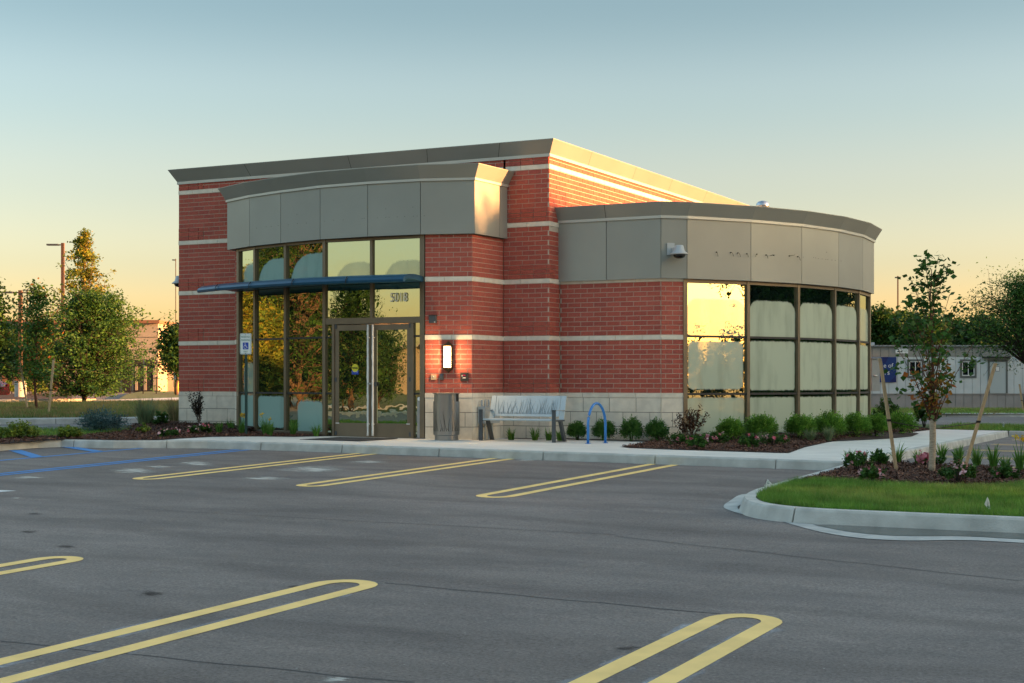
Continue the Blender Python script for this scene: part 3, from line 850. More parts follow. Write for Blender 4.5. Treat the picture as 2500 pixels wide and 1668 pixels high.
# mulch heaped up against the building
def mound_strip(name, inner, outer, dz_in, m=M_SOIL):
    mb = MB(); k = len(inner)
    for i in range(k - 1):
        a, b, c, d = inner[i], inner[i + 1], outer[i + 1], outer[i]
        mb.quad((a[0], a[1], zg(*a) + .158 + dz_in), (d[0], d[1], zg(*d) + .159), (c[0], c[1], zg(*c) + .159), (b[0], b[1], zg(*b) + .158 + dz_in))
    o = mb.build(name, m); o['kind'] = 'structure'; return o
mound_strip('planting_bed_mound', [(-10.6, .3), (-9.98, .02), (-8.4, .02), (-7.9, -.48), (-7.0, -.92)], [(-11.2, -2.0), (-9.98, -2.2), (-8.6, -2.2), (-7.8, -2.0), (-7.0, -1.9)], .13)
_low = [(0, .46), (2.358, .46), (2.804, .817), (3.776, 2.106), (4.502, 3.461), (4.945, 4.919), (5.128, 6.436), (5.034, 7.958), (3.6, 8.75)]
def _off(P_, d):
    P_ = [Vector(p) for p in P_]; out = []
    for i, p in enumerate(P_):
        t_ = (P_[min(i + 1, len(P_) - 1)] - P_[max(i - 1, 0)]).normalized(); out.append((p.x + t_.y * d, p.y - t_.x * d))
    return out
mound_strip('planting_bed_mound', _off(_low, -.1)[2:8], _off(_low, 1.15)[2:8], .10)
# mulch chips and grass
def chips(name, poly, n, dz, size=.05, mound=None):
    p = scatter(poly, n)
    z = vzg(p[:, 0], p[:, 1]) + dz + RNG.uniform(0, .03, n)
    if mound is not None: z += mound(p[:, 0], p[:, 1])
    o = leaves(name, np.column_stack([p, z]), size, M_CHIPS, aspect=.32, up=.9, jitter=.6)
    o['kind'] = 'stuff'
    return o
chips('mulch_island', [q for q in isl_mulch if q[0] < 18.5] + [(15, -5.2)], 15000, .158, .06)
def mound_right(x, y):
    r = np.full(len(x), 9.)
    for a, b in zip(_low[2:7], _low[3:8]):
        ux, uy = b[0] - a[0], b[1] - a[1]; L2 = ux * ux + uy * uy
        t_ = np.clip(((x - a[0]) * ux + (y - a[1]) * uy) / L2, 0, 1)
        r = np.minimum(r, np.hypot(x - a[0] - t_ * ux, y - a[1] - t_ * uy))
    return .09 * np.clip(1 - r / 1.15, 0, 1)
chips('mulch_right', bedR, 19000, .160, .055, mound_right)
chips('mulch_left', bedL, 22000, .160, .055, lambda x, y: np.where(x < -6.9, .13 * np.clip((y + 2.1) / 2.1, 0, 1), 0))
def turf(name, poly, n, h, w, mats, dz=.15):
    p = scatter(poly, n)
    z = vzg(p[:, 0], p[:, 1]) + dz
    hh = h * RNG.uniform(.55, 1.25, n)
    tone = np.sin(p[:, 0] * 2.1 + 1.3 * np.sin(p[:, 1] * 1.7)) + np.sin(p[:, 1] * 3.1 + p[:, 0]) + RNG.normal(size=n) * 1.1
    mi = np.where(tone > .9, 2, np.where(tone < -.6, 1, 0))
    o = blades(name, np.column_stack([p, z]), hh, w, RNG.normal(size=(n, 2)) * h * .45, mats, seg=1, curl=.2, midx=mi)
    o['kind'] = 'stuff'
    return o
near_lawn = [q for q in isl_lawn if q[0] < 14.5] + [(14.5, -11.8), (14.5, -8.6)]
near_lawn = [(7.87, -8.7), (7.9, -9.7), (7.94, -10.4), (8.05, -11.0), (8.32, -11.6), (8.7, -11.93), (9.2, -12.06), (10.2, -12.01), (12.5, -11.86), (15, -11.7), (15, -8.3)] + [q for q in mg[1:] if q[0] < 15][::-1]
turf('island_grass', near_lawn, 110000, .085, .007, M_GRASS)
turf('lawn_grass_near_left', lawnN, 26000, .09, .012, M_GRASS)
turf('lawn_grass_far_left', lawnF, 40000, .14, .02, M_GRASSD, .14)
turf('lawn_grass_right', [(5.8, 12.1), (7.6, 12.1), (13.2, 11.5), (16, 11.3), (16, 15.2), (7, 16.3), (5.5, 16.3)], 16000, .12, .016, M_GRASS)
turf('lawn_grass_trailer', [bl(2080, 1009), bl(2600, 1009), bl(2600, 1000), bl(2080, 1000)], 15000, .16, .03, [M_GRASS[2], M_GRASS[0], M_GRASSD[0]], .12)

# ------------------------------------------------------------------ the brick building
bank = thing('brick_building', 'red brick commercial building with grey metal fascias, curved glass walls and pale stone bands', 'building')
CO, BM = .1016, .3048
ZB = 1.12                               # top of the stone base course

def rnorm(a, b):
    d = (Vector(b[:2]) - Vector(a[:2])).normalized()
    return Vector((d.y, -d.x))

def offset_path(P, d):
    P = [Vector(p[:2]) for p in P]
    out = []
    for i, p in enumerate(P):
        ns = []
        if i > 0: ns.append(rnorm(P[i - 1], p))
        if i < len(P) - 1: ns.append(rnorm(p, P[i + 1]))
        if len(ns) == 1: out.append(p + ns[0] * d)
        else:
            m = (ns[0] + ns[1]).normalized()
            out.append(p + m * d / max(.3, m.dot(ns[0])))
    return out

ALLB = []       # every brick: (area in view, wall object, position, angle, length, tone, proud)
def build_wall(A, B, z0, z1, stone=True, stack=None, zskip=None, bond=0.0, brick=True, stone_base=True):
    A, B = Vector(A), Vector(B); L = (B - A).length; d = (B - A) / L; nrm = rnorm(A, B)
    ang = math.atan2(d.y, d.x)
    mb = MB()
    a0, b0 = A - nrm * .006 + d * .0066, B - nrm * .006 - d * .0066
    a1, b1 = A - nrm * .2 + d * .0066, B - nrm * .2 - d * .0066
    mb.prism([(a0.x, a0.y), (b0.x, b0.y), (b1.x, b1.y), (a1.x, a1.y)][::-1], z0, z1)
    w = mb.build('wall', M_MORTAR, bank)
    def unit(s0, s1, za, zb, proud, name, m):
        q = A + d * s0 + nrm * proud
        MBx = MB().obox((q.x, q.y, za), (d.x * (s1 - s0), d.y * (s1 - s0), 0), (-nrm.x * .05, -nrm.y * .05, 0), (0, 0, zb - za))
        return MBx.build(name, m, w)
    # stone bands
    zs = [(ZB - CO, ZB)] + [(ZB + 12 * CO * j - CO, ZB + 12 * CO * j) for j in range(1, 5)]
    for j, (za, zb) in enumerate(zs):
        if zb > z1 + .02 or zb < z0 + .05: continue
        s = 0.; k = 0; nxt = .42 + (.15 if j % 2 else 0) + bond
        while s < L - .02:
            e = min(L, nxt)
            unit(s + (.0 if s == 0 else .004), e - (.0 if e == L else .004), za + .004, zb - .004, .010, 'stone_band', M_STONE)
            s = e; nxt = e + 2 * BM
    # base blocks
    if z0 < .5 and stone_base:
        q0, q1 = A - nrm * .003 + d * .011, B - nrm * .003 - d * .011
        MB().prism([(q0.x, q0.y), (q1.x, q1.y), ((q1 - nrm * .1).x, (q1 - nrm * .1).y), ((q0 - nrm * .1).x, (q0 - nrm * .1).y)][::-1], z0 + .01, ZB - CO - .004).build('base_joint', M_JOINT, w)
        for r in range(3):
            zb = ZB - CO - .3048 * r; za = max(zb - .3048, -.05) if r < 2 else -.05
            s = 0.; nxt = (.25 if r % 2 else .55)
            while s < L - .02:
                e = min(L, nxt)
                unit(s + .006, e - .006, za + .006, zb - .006, .004, 'stone_block', M_STONE)
                s = e; nxt = e + 2 * BM
    if not brick: return w
    k = 0
    while ZB + k * CO < z1 - .03:
        za, zb = ZB + k * CO, ZB + (k + 1) * CO
        if k % 12 == 11 or za < z0 - .01 or (zskip and zskip(za)):
            k += 1; continue
        zb = min(zb, z1)
        st = k % 12 < 3 and stack
        cuts = []
        s = -BM * ((bond / BM + .5 * (k % 2)) % 1.0)
        while s < L:
            cuts.append((max(0., s), min(L, s + BM))); s += BM
        if st:
            lo, hi = stack
            cuts = [(max(0, a), min(b, lo)) if a < lo else (max(a, hi), b) for a, b in cuts if a < lo or b > hi]
            cuts = [c for c in cuts if c[1] - c[0] > .02]
            s = lo
            while s < hi - .01:
                cuts.append((s, min(hi, s + BM))); s += BM
        for a, b in cuts:
            a += .0065; b -= .0065
            if a < .008: a = .007
            if b > L - .008: b = L - .007
            if b - a < .02: continue
            pr = .012 if (st and a >= stack[0] - .01 and b <= stack[1] + .01) else 0.
            q = A + d * a + nrm * pr
            c = A + d * (a + b) / 2
            Z = depth_of(c.x, c.y)
            view = Vector((CX - c.x, CY - c.y)).normalized()
            area = (b - a) * max(0, nrm.dot(view)) / Z ** 2
            ALLB.append((area, w, (q.x, q.y, za + .0062), ang, round(b - a, 3), random.choice((0, 0, 1, 1, 2, 3)), round(zb - za - .0124, 3)))
        k += 1
    return w

Q = [(-8.066, -.583), (-7.037, -1.091), (-5.921, -1.445), (-4.668, -1.741), (-3.414, -1.799), (-2.182, -1.690), (-1.076, -1.353)]
P = [(2.358, .46), (2.804, .817), (3.776, 2.106), (4.502, 3.461), (4.945, 4.919), (5.128, 6.436), (5.034, 7.958)]
bay_path = [(-8.05, 0)] + Q + [(-1.0, 0)]
low_path = [(0, .46)] + P + [(3.6, 8.75), (0, 8.75)]
G = offset_path(Q, -.15)
BQ = offset_path([(-8.05, 0)] + Q + [(-1.0, 0)], -.10)
GP = offset_path(low_path, -.11)
BP = offset_path(low_path, -.08)
MW, MD, ZT = -9.98, 17.0, 6.17
bayR0 = Vector(onwall(1037.5, 933, BQ[6], BQ[7])[:2])
frame_l = Vector(onwall(583, 933, G[0], G[1])[:2])
lowFR = Vector(onwall(1669.5, 933, BP[1], BP[2])[:2])

build_wall((MW, 0), (-8.0, 0), -.1, ZT, stack=(0, .76))
build_wall((-8.0, 0), (-1.04, 0), 5.35, ZT)
build_wall((BQ[8].x, 0), (0, 0), -.1, ZT, stack=(.12, BQ[8].x * -1))
build_wall((0, 0), (0, .54), -.1, 4.6, stack=(.0, .30), bond=.1)
build_wall((0, 0), (0, MD), 4.6, ZT, bond=.1)
build_wall((MW, MD), (MW, 0), -.1, ZT, stack=None)
build_wall((0, MD), (MW, MD), -.1, ZT, brick=False)
build_wall((-7.93, -.46), (frame_l.x, frame_l.y - .03), -.1, 4.42)
build_wall(bayR0, BQ[7], -.1, 4.44)
build_wall(BQ[7], (BQ[8].x, 0), -.1, 4.44, bond=.06)
build_wall((0, BP[0].y), BP[1], -.1, 3.56, bond=.12)
build_wall(BP[1], lowFR, -.1, 3.56, bond=.05)
build_wall(BP[7], BP[8], -.1, 3.56)
build_wall(BP[8], (0, BP[9].y), -.1, 3.56)

ALLB.sort(key=lambda b: -b[0])
cache = {}
for area, w, pos, ang, L, tone, h in ALLB[:300]:
    key = (L, tone, h)
    if key not in cache:
        cache[key] = MB().obox((0, 0, 0), (L, 0, 0), (0, .05, 0), (0, 0, h)).mesh('brick', BRICKS[tone])
    o = bpy.data.objects.new('brick', cache[key]); COL.objects.link(o)
    o.parent = w; o.location = pos; o.rotation_euler = (0, 0, ang)
rest = {}
for area, w, pos, ang, L, tone, h in ALLB[300:]:
    mb = rest.setdefault(w.name, (w, MB()))[1]
    c, s = math.cos(ang), math.sin(ang)
    mb.obox(pos, (c * L, s * L, 0), (-s * .05, c * .05, 0), (0, 0, h), tone)
for w, mb in rest.values():
    mb.build('brickwork', BRICKS, w)['kind'] = 'stuff'

# roofs
MB().prism([(MW + .1, .1), (-.1, .1), (-.1, MD - .1), (MW + .1, MD - .1)], 5.9, 5.98).build('roof', M_ROOF, bank)
MB().prism([(p.x, p.y) for p in offset_path(low_path, -.06)], 4.55, 4.62).build('roof', M_ROOF, bank)
MB().prism([(p.x, p.y) for p in offset_path(bay_path, -.06)], 5.45, 5.52).build('roof', M_ROOF, bank)
MB().prism([(p.x, p.y) for p in offset_path(low_path, -.03)], 3.535, 3.56).build('soffit', M_FRAME, bank)
MB().prism([(p.x, p.y) for p in offset_path(bay_path, -.03)], 4.455, 4.48).build('soffit', M_FRAME, bank)

# fascia panels and cornices
def fascia(path, z0, z1, extra=()):
    back = offset_path(path, -.025)
    for i in range(len(path) - 1):
        mb = MB()
        a, b = Vector(path[i]), Vector(path[i + 1]); n = rnorm(a, b); d = (b - a).normalized(); L = (b - a).length
        mb.obox((back[i].x, back[i].y, z0 + .01), (back[i + 1].x - back[i].x, back[i + 1].y - back[i].y, 0), (-n.x * .02, -n.y * .02, 0), (0, 0, z1 - z0 - .02))
        mb.build('fascia_backing', M_BLACK, bank)
        cuts = [0.] + [e for j, e in extra if j == i] + [L]
        for s0, s1 in zip(cuts, cuts[1:]):
            g0 = .007 if (s0 > 0 or i > 0) else 0; g1 = .007
            q = a + d * (s0 + g0)
            MB().obox((q.x, q.y, z0), (d.x * (s1 - s0 - g0 - g1), d.y * (s1 - s0 - g0 - g1), 0), (-n.x * .02, -n.y * .02, 0), (0, 0, z1 - z0)).build('fascia_panel', random.choice(M_PANELS), bank)
fascia(bay_path, 4.442, 5.550, extra=[(7, 1.03)])
fascia(low_path, 3.515, 4.765, extra=[(0, 1.12)])

def cornice(path, zs, sh, fh, out, joints, closed=False):
    """a light strip with a splayed metal cap above it; joints: {segment: [distances]}"""
    o_a = offset_path(path, .014); o_b = offset_path(path, out); o_c = offset_path(path, -.25); o_d = offset_path(path, .03)
    for i in range(len(path) - 1):
        L = (Vector(path[i + 1]) - Vector(path[i])).length
        def at_s(arr, s): return arr[i].lerp(arr[i + 1], s / L)
        base0 = [Vector(p) for p in path]
        # strip
        mb = MB()
        a, b = o_d[i], o_d[i + 1]; c, d = base0[i + 1], base0[i]
        mb.prism([(p.x, p.y) for p in (d, c, b, a)], zs, zs + sh)
        mb.build('cornice_trim', M_TRIM, bank)
        mb = MB()
        p, q = o_a[i], o_a[i + 1]; r, s_ = offset_path(path, out - .01)[i + 1], offset_path(path, out - .01)[i]
        mb.quad((p.x, p.y, zs + sh + .004), (q.x, q.y, zs + sh + .004), (r.x, r.y, zs + sh + fh - .006), (s_.x, s_.y, zs + sh + fh - .006))
        mb.build('cornice_backing', M_BLACK, bank)
        cuts = [0.] + joints.get(i, []) + [L]
        for s0, s1 in zip(cuts, cuts[1:]):
            g0 = .005 if s0 > 0 else 0.; g1 = .005 if s1 < L else 0.
            u0, u1 = s0 + g0, s1 - g1
            pa, pb = at_s(o_d, u0), at_s(o_d, u1); qa, qb = at_s(o_b, u0), at_s(o_b, u1); ra, rb = at_s(o_c, u0), at_s(o_c, u1)
            zl, zt = zs + sh, zs + sh + fh
            mb = MB()
            mb.quad((pa.x, pa.y, zl), (pb.x, pb.y, zl), (qb.x, qb.y, zt), (qa.x, qa.y, zt))
            mb.quad((qa.x, qa.y, zt), (qb.x, qb.y, zt), (qb.x, qb.y, zt + .012), (qa.x, qa.y, zt + .012))
            mb.quad((qa.x, qa.y, zt + .012), (qb.x, qb.y, zt + .012), (rb.x, rb.y, zt + .03), (ra.x, ra.y, zt + .03))
            mb.quad((ra.x, ra.y, zt + .03), (rb.x, rb.y, zt + .03), (rb.x, rb.y, zl - .4), (ra.x, ra.y, zl - .4))
            mb.build('cornice_panel', M_PANEL, bank)
cornice([(MW, MD), (MW, 0), (0, 0), (0, MD)], 6.150, .065, .275, .185, {1: [2.2, 5.0, 7.0, 8.75], 2: [2.0, 4.6, 7.0, 9.6, 12.2, 14.6], 0: [4, 8, 12]})
cornice(bay_path, 5.552, .052, .262, .18, {7: []})
cornice(low_path, 4.767, .058, .262, .18, {0: [1.12]})

# ---- glazing
def bar(a, b, z0, z1, wd, dp, name, m=M_FRAME, parent=None, fwd=.03):
    """a frame member in the glass plane from a to b (plan), z0 to z1"""
    a, b = Vector(a[:2]), Vector(b[:2]); n = rnorm(a, b)
    q = a + n * fwd
    return MB().obox((q.x, q.y, z0), (b.x - a.x, b.y - a.y, 0), (-n.x * dp, -n.y * dp, 0), (0, 0, z1 - z0)).build(name, m, parent or bank)
def post(p, dirv, z0, z1, wd=.065, dp=.15, fwd=.035, name='mullion', m=M_FRAME, parent=None):
    d = Vector(dirv).normalized(); n = Vector((d.y, -d.x))
    q = Vector(p[:2]) - d * wd / 2 + n * fwd
    return MB().obox((q.x, q.y, z0), (d.x * wd, d.y * wd, 0), (-n.x * dp, -n.y * dp, 0), (0, 0, z1 - z0)).build(name, m, parent or bank)
def pane(a, b, z0, z1, frost=None, trim=.0, parent=None, name='window_pane', back=.02, **kw):
    a, b = Vector(a[:2]), Vector(b[:2]); n = rnorm(a, b); d = (b - a).normalized()
    a = a + d * trim - n * back; b = b - d * trim - n * back
    w = (b - a).length
    mb = MB(); mb.quad((a.x, a.y, z0), (b.x, b.y, z0), (b.x, b.y, z1), (a.x, a.y, z1), uv=True)
    mb.quad((b.x - n.x * .02, b.y - n.y * .02, z0), (a.x - n.x * .02, a.y - n.y * .02, z0), (a.x - n.x * .02, a.y - n.y * .02, z1), (b.x - n.x * .02, b.y - n.y * .02, z1))
    fr = frost(w, z1 - z0) if callable(frost) else frost
    return mb.build(name, glass_mat(w, z1 - z0, fr, **kw), parent or bank)

# curved corner: five bays of glass
GR = [Vector(onwall(1671.5, 933, GP[2], GP[3])[:2])] + [GP[i] for i in range(3, 8)]
full = lambda mg, rad: (lambda w, h: (w / 2, h / 2, w / 2 - mg, h / 2 - mg * 1.1, rad, .022))
topf = lambda frac: (lambda w, h: (w / 2, h * frac / 2 - .2 + .035, w / 2 - .035, h * frac / 2 + .2 - .035, .26, .025))
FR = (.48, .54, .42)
for i in range(5):
    a, b = GR[i], GR[i + 1]; d = (b - a).normalized()
    bar(a, b, .06, .20, .1, .14, 'sill_rail'); bar(a, b, 3.44, 3.535, .1, .14, 'head_rail')
    for zt in (1.075, 2.29): bar(a, b, zt, zt + .045, .05, .08, 'transom', m=M_SEAL, fwd=.012)
    pane(a, b, .20, 1.075, full(.05, .06), trim=.03, fcol=FR, famt=.93)
    pane(a, b, 1.12, 2.29, full(.05, .07) if i else full(.07, .12), trim=.03, fcol=FR, famt=(.95 if i == 0 else .93))
    pane(a, b, 2.335, 3.44, topf(.70), trim=.03, fcol=FR, famt=(.55 if i == 0 else (.75 if i == 4 else .93)))
for i in range(6):
    d = (GR[min(i + 1, 5)] - GR[max(i - 1, 0)])
    post(GR[i], d, .03, 3.535, wd=.075 if 0 < i < 5 else .1)

# entrance bay
GE = [frame_l, G[1], G[2], G[3], G[5]]
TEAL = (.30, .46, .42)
rows = [(.27, 1.085), (1.125, 2.30), (2.34, 3.47), (3.56, 4.385)]
fr = {(0, 0): full(.03, .05), (1, 0): full(.05, .09), (2, 0): (lambda w, h: (w * .62, h * .36, w * .34, h * .45, .14, .03)),
      (0, 1): (lambda w, h: (w * .6, h * .25, w * .35, h * .32, .2, .04)),
      (0, 3): (lambda w, h: (w * .85, 0, w * .6, h * .62, .3, .05)), (1, 3): (lambda w, h: (w * .74, -.1, w * .68, h * .68 + .1, .6, .02)),
      (2, 3): (lambda w, h: (w * .78, -.1, w * .68, h * .74 + .1, .65, .02))}
for i in range(3):
    a, b = GE[i], GE[i + 1]
    bar(a, b, .10, .27, .1, .14, 'sill_rail'); bar(a, b, 4.385, 4.455, .1, .14, 'head_rail'); bar(a, b, 3.47, 3.56, .1, .1, 'transom')
    for zt in (1.085, 2.30): bar(a, b, zt, zt + .04, .05, .08, 'transom', m=M_SEAL, fwd=.012)
    for r, (z0, z1) in enumerate(rows):
        pane(a, b, z0, z1, fr.get((i, r)), trim=.03, fcol=TEAL, famt=.9 if r != 1 else .6)
for i in range(4):
    d = (GE[min(i + 1, 4)] - GE[max(i - 1, 0)])
    post(GE[i], d, .03, 4.455, wd=.075 if i else .11)
A, B = GE[3], GE[4]
ew = lambda px: Vector(onwall(px, 933, A, B)[:2])
post(B, B - A, .03, 4.455, wd=.11)
bar(A, B, 4.385, 4.455, .1, .14, 'head_rail'); bar(A, B, 3.47, 3.56, .1, .1, 'transom'); bar(A, B, 2.60, 2.73, .1, .14, 'door_header')
mid = ew(907.9)
post(mid, B - A, 2.73, 4.455, wd=.06)
for (a, b, k) in ((A, mid, 0), (mid, B, 1)):
    pane(a, b, 2.73, 3.47, None, trim=.03)
    pane(a, b, 3.56, 4.385, (lambda w, h: (w * .72, -.1, w * .5, h * .45 + .1, .5, .03)), trim=.03, fcol=(.30, .34, .27), famt=.55)
jl, jr = ew(815), ew(1008)
post(jl, B - A, .05, 2.60, wd=.06); post(jr, B - A, .05, 2.60, wd=.06)
for a, b in ((A, jl), (jr, B)):
    bar(a, b, .05, .16, .1, .14, 'sill_rail')
    for zt in (1.085, 2.30): bar(a, b, zt, zt + .04, .05, .08, 'transom', m=M_SEAL, fwd=.012)
    for z0, z1 in ((.16, 1.085), (1.125, 2.30), (2.34, 2.60)): pane(a, b, z0, z1, None, trim=.03)
# two glazed door leaves
dl = ew(908.5); dv = (B - A).normalized(); dn = rnorm(A, B)
for k, (a, b) in enumerate(((jl + dv * .035, dl - dv * .004), (dl + dv * .004, jr - dv * .035))):
    W_ = (b - a).length; st = .10
    mb = MB()
    q = a + dn * .012
    def rect(s0, s1, z0, z1, dep=.05):
        p = q + dv * s0
        mb.obox((p.x, p.y, z0), (dv.x * (s1 - s0), dv.y * (s1 - s0), 0), (-dn.x * dep, -dn.y * dep, 0), (0, 0, z1 - z0))
    rect(0, st, .165, 2.58); rect(W_ - st, W_, .165, 2.58); rect(st + .0005, W_ - st - .0005, .165, .47); rect(st + .0005, W_ - st - .0005, 2.46, 2.58)
    door = mb.build('door', M_FRAME, bank)
    pane(a + dv * st, b - dv * st, .47, 2.46, None, parent=door, name='door_glass', back=.0, wob=.0022)
    hx = (W_ - .055) if k == 0 else .06
    p = q + dv * hx + dn * .07
    mb = MB()
    zs = [.20 + i * .085 for i in range(29)]
    mb.tube([(p.x + random.uniform(-.003, .003), p.y, z) for z in zs], [.021 + random.uniform(-.003, .004) for _ in zs], 10)
    for z in (.45, 2.3):
        mb.tube([(p.x, p.y, z), (p.x - dn.x * .08, p.y - dn.y * .08, z)], .012, 6)
    mb.build('pull_handle', M_WHITE, door, smooth=True, label='door pull wrapped in white protective film')
    for z in (.20, 1.36, 2.50):
        hp = (q + dv * (.0 if k == 0 else W_ - .05)) + dn * .012
        MB().obox((hp.x, hp.y, z), (dv.x * .05, dv.y * .05, 0), (-dn.x * .012, -dn.y * .012, 0), (0, 0, .09)).build('hinge', M_STEELD, door)
    lp = q + dv * (.02 if k == 0 else W_ - .12) + dn * .006
    MB().obox((lp.x, lp.y, .455), (dv.x * .09, dv.y * .09, 0), (-dn.x * .008, -dn.y * .008, 0), (0, 0, .016)).build('door_tag', M_WHITE, door)
    if k == 0:
        sp = onwall(867, 902, A + dn * .015, B + dn * .015)
        mb = MB(); c = Vector((sp[0], sp[1], sp[2] + .03))
        dv3 = Vector((dv.x, dv.y, 0)); dn3 = Vector((dn.x, dn.y, 0)); zz = Vector((0, 0, 1))
        mb.add([c + (dv3 * math.cos(t) + zz * math.sin(t)) * .085 + dn3 * .002 for t in [2 * math.pi * i / 24 for i in range(24)]], [tuple(range(24))])
        mb.quad(c - dv3 * .085 - zz * .14 + dn3 * .001, c + dv3 * .085 - zz * .14 + dn3 * .001, c + dv3 * .085 - zz * .05 + dn3 * .001, c - dv3 * .085 - zz * .05 + dn3 * .001, mi=1)
        mb.quad(c - dv3 * .07 - zz * .018 + dn3 * .0035, c + dv3 * .07 - zz * .018 + dn3 * .0035, c + dv3 * .07 + zz * .018 + dn3 * .0035, c - dv3 * .07 + zz * .018 + dn3 * .0035, mi=2)
        stk = mb.build('caution_sticker', [mat('sticker_yellow', (.7, .62, .03), .5), M_SIGNB, M_BLACK], door)
        text('sticker_lettering', 'CAUTION', .034, door, c + dn3 * .0045, dv3, zz, mat('sticker_text', (.7, .62, .03), .5), extrude=.0003)
        text('sticker_lettering', 'AUTOMATIC DOOR', .019, door, c - zz * .085 + dn3 * .0025, dv3, zz, M_WHITE, extrude=.0003)
    else:
        kp = q + dv * .075 + dn * .05
        MB().obox((kp.x, kp.y, 1.26), (dv.x * .06, dv.y * .06, 0), (-dn.x * .05, -dn.y * .05, 0), (0, 0, .09)).build('door_lock', M_STEELD, door)
        kp = q + dv * .02 + dn * .10
        MB().obox((kp.x, kp.y, 1.30), (-dv.x * .07, -dv.y * .07, 0), (-dn.x * .07, -dn.y * .07, 0), (0, 0, .035)).build('padlock', M_STEEL, door)
bar(jl, jr, .147, .165, .1, .2, 'door_sill', m=M_STEEL, fwd=.06)
# street number over the door
np_ = onwall(973.5, 727, mid, B); dv3 = Vector((dv.x, dv.y, 0))
text('street_number', '5018', .275, bank, (np_[0] + dn.x * .012, np_[1] + dn.y * .012, np_[2]), dv3, (0, 0, 1), M_LETTER, extrude=.003, sx=.78)

# blue awning over the entrance
prof = [(0, 3.565), (.2, 3.585), (.45, 3.592), (.7, 3.575), (.86, 3.545), (.95, 3.50), (.985, 3.45), (.975, 3.405), (.94, 3.395), (.90, 3.43), (.82, 3.465), (.6, 3.49), (.3, 3.482), (0, 3.455)]
AP = [frame_l - (G[1] - frame_l).normalized() * .10, G[1], G[2], G[3], G[4], G[5] + (G[6] - G[5]).normalized() * .03]
offs = [offset_path(AP, .04 + p[0] * .98) for p in prof]
def arc_between(i, t): return [o[i].lerp(o[i + 1], t) for o in offs]
for i in range(5):
    mb = MB()
    rings = []
    for t in (.004, .5, .996):
        rings.append([(p.x, p.y, prof[j][1]) for j, p in enumerate(arc_between(i, t))])
    k = len(prof); vs = [v for r in rings for v in r]; fs = []
    for r in range(2):
        for j in range(k):
            fs.append((r * k + j, r * k + (j + 1) % k, (r + 1) * k + (j + 1) % k, (r + 1) * k + j))
    fs.append(tuple(range(k))); fs.append(tuple(range(3 * k - 1, 2 * k - 1, -1)))
    mb.add(vs, fs); mb.build('awning_panel', M_BLUE, bank)
    if i < 4:
        o = offset_path(AP, .04 + .93); o2 = offset_path(AP, .04 + .99)
        MB().tube([(o2[i + 1].x, o2[i + 1].y, 3.40), (o2[i + 1].x, o2[i + 1].y, 3.47), (o[i + 1].x, o[i + 1].y, 3.54)], .009, 6).build('awning_seam', M_BLACK, bank)

# downpipes, end cornice and roof vent
MB().tube([(MW - .05, .12, .1), (MW - .05, .12, 5.9)], .035, 8).build('downpipe', M_STEELD, bank)
mb = MB(); mb.prism([(MW - .02, .55), (MW - .24, .55), (MW - .24, 2.6), (MW - .02, 2.6)], 4.86, 4.875)
mb.add([(MW - .02, .6, 4.58), (MW - .02, 2.6, 4.58), (MW - .24, 2.6, 4.86), (MW - .24, .6, 4.86), (MW - .02, .6, 4.86), (MW - .02, 2.6, 4.86)], [(0, 1, 2, 3), (0, 3, 4), (1, 5, 2)])
mb.build('side_cornice', M_PANEL, bank)
vx, vy = dep(1862, 44)
MB().lathe([(.0, 4.5), (.16, 4.5), (.16, hz(500, 44) - .12), (.19, hz(500, 44) - .10), (.19, hz(496, 44) - .02), (.14, hz(493, 44)), (.05, hz(490.5, 44)), (.001, hz(490, 44))], 20, (vx, vy, 0)).build('roof_vent', mat('galvanised', (.45, .5, .56), .25, .9), bank, smooth=True)

# cable tails and bolt holes left by a removed sign
def on_low(px, py, off=.004):
    best = None
    for i in range(1, 7):
        a, b = Vector(low_path[i]), Vector(low_path[i + 1]); n = rnorm(a, b)
        w = onwall(px, py, a + n * off, b + n * off); t = (Vector(w[:2]) - a).dot((b - a).normalized())
        if -.01 <= t <= (b - a).length + .01: return w
    return w
for px, py, dx, dy in [(1749, 616, 4, 10), (1784, 617, 7, 9), (1801, 618, 7, 9), (1823, 620, 4, 8), (1848, 621, -3, 6), (1870, 623, 5, 8), (1889, 623.5, -8, 1), (1927, 625, 14, -3), (1947, 627, 7, 9)]:
    a = Vector(on_low(px, py, -.02)); m_ = Vector(on_low(px + dx * .35, py - 1.2, .05)); b = Vector(on_low(px + dx * .8, py + dy * .45, .045)); c = Vector(on_low(px + dx, py + dy, .02))
    mb = MB(); mb.tube([a, a.lerp(m_, .6) , m_, b, c], .0045, 5); mb.tube([on_low(px, py, -.004), on_low(px, py, .012)], .014, 8)
    mb.build('loose_cable', M_BLACK, bank)
mb = MB()
for px, py in [(1986, 629), (1991, 630), (1998, 631.5), (2007, 632.5), (2016, 633.5), (2021, 634), (2031, 635), (2039, 636), (2053, 637.5), (2018, 616), (1961, 628)]:
    mb.tube([on_low(px, py, -.004), on_low(px, py, .0025)], .0065, 6)
def on_bay(px, py, off=.004):
    for i in range(0, 8):
        a, b = Vector(bay_path[i]), Vector(bay_path[i + 1]); n = rnorm(a, b)
        w = onwall(px, py, a + n * off, b + n * off); t = (Vector(w[:2]) - a).dot((b - a).normalized())
        if i > 0 and -.01 <= t <= (b - a).length + .01: return w
    return w
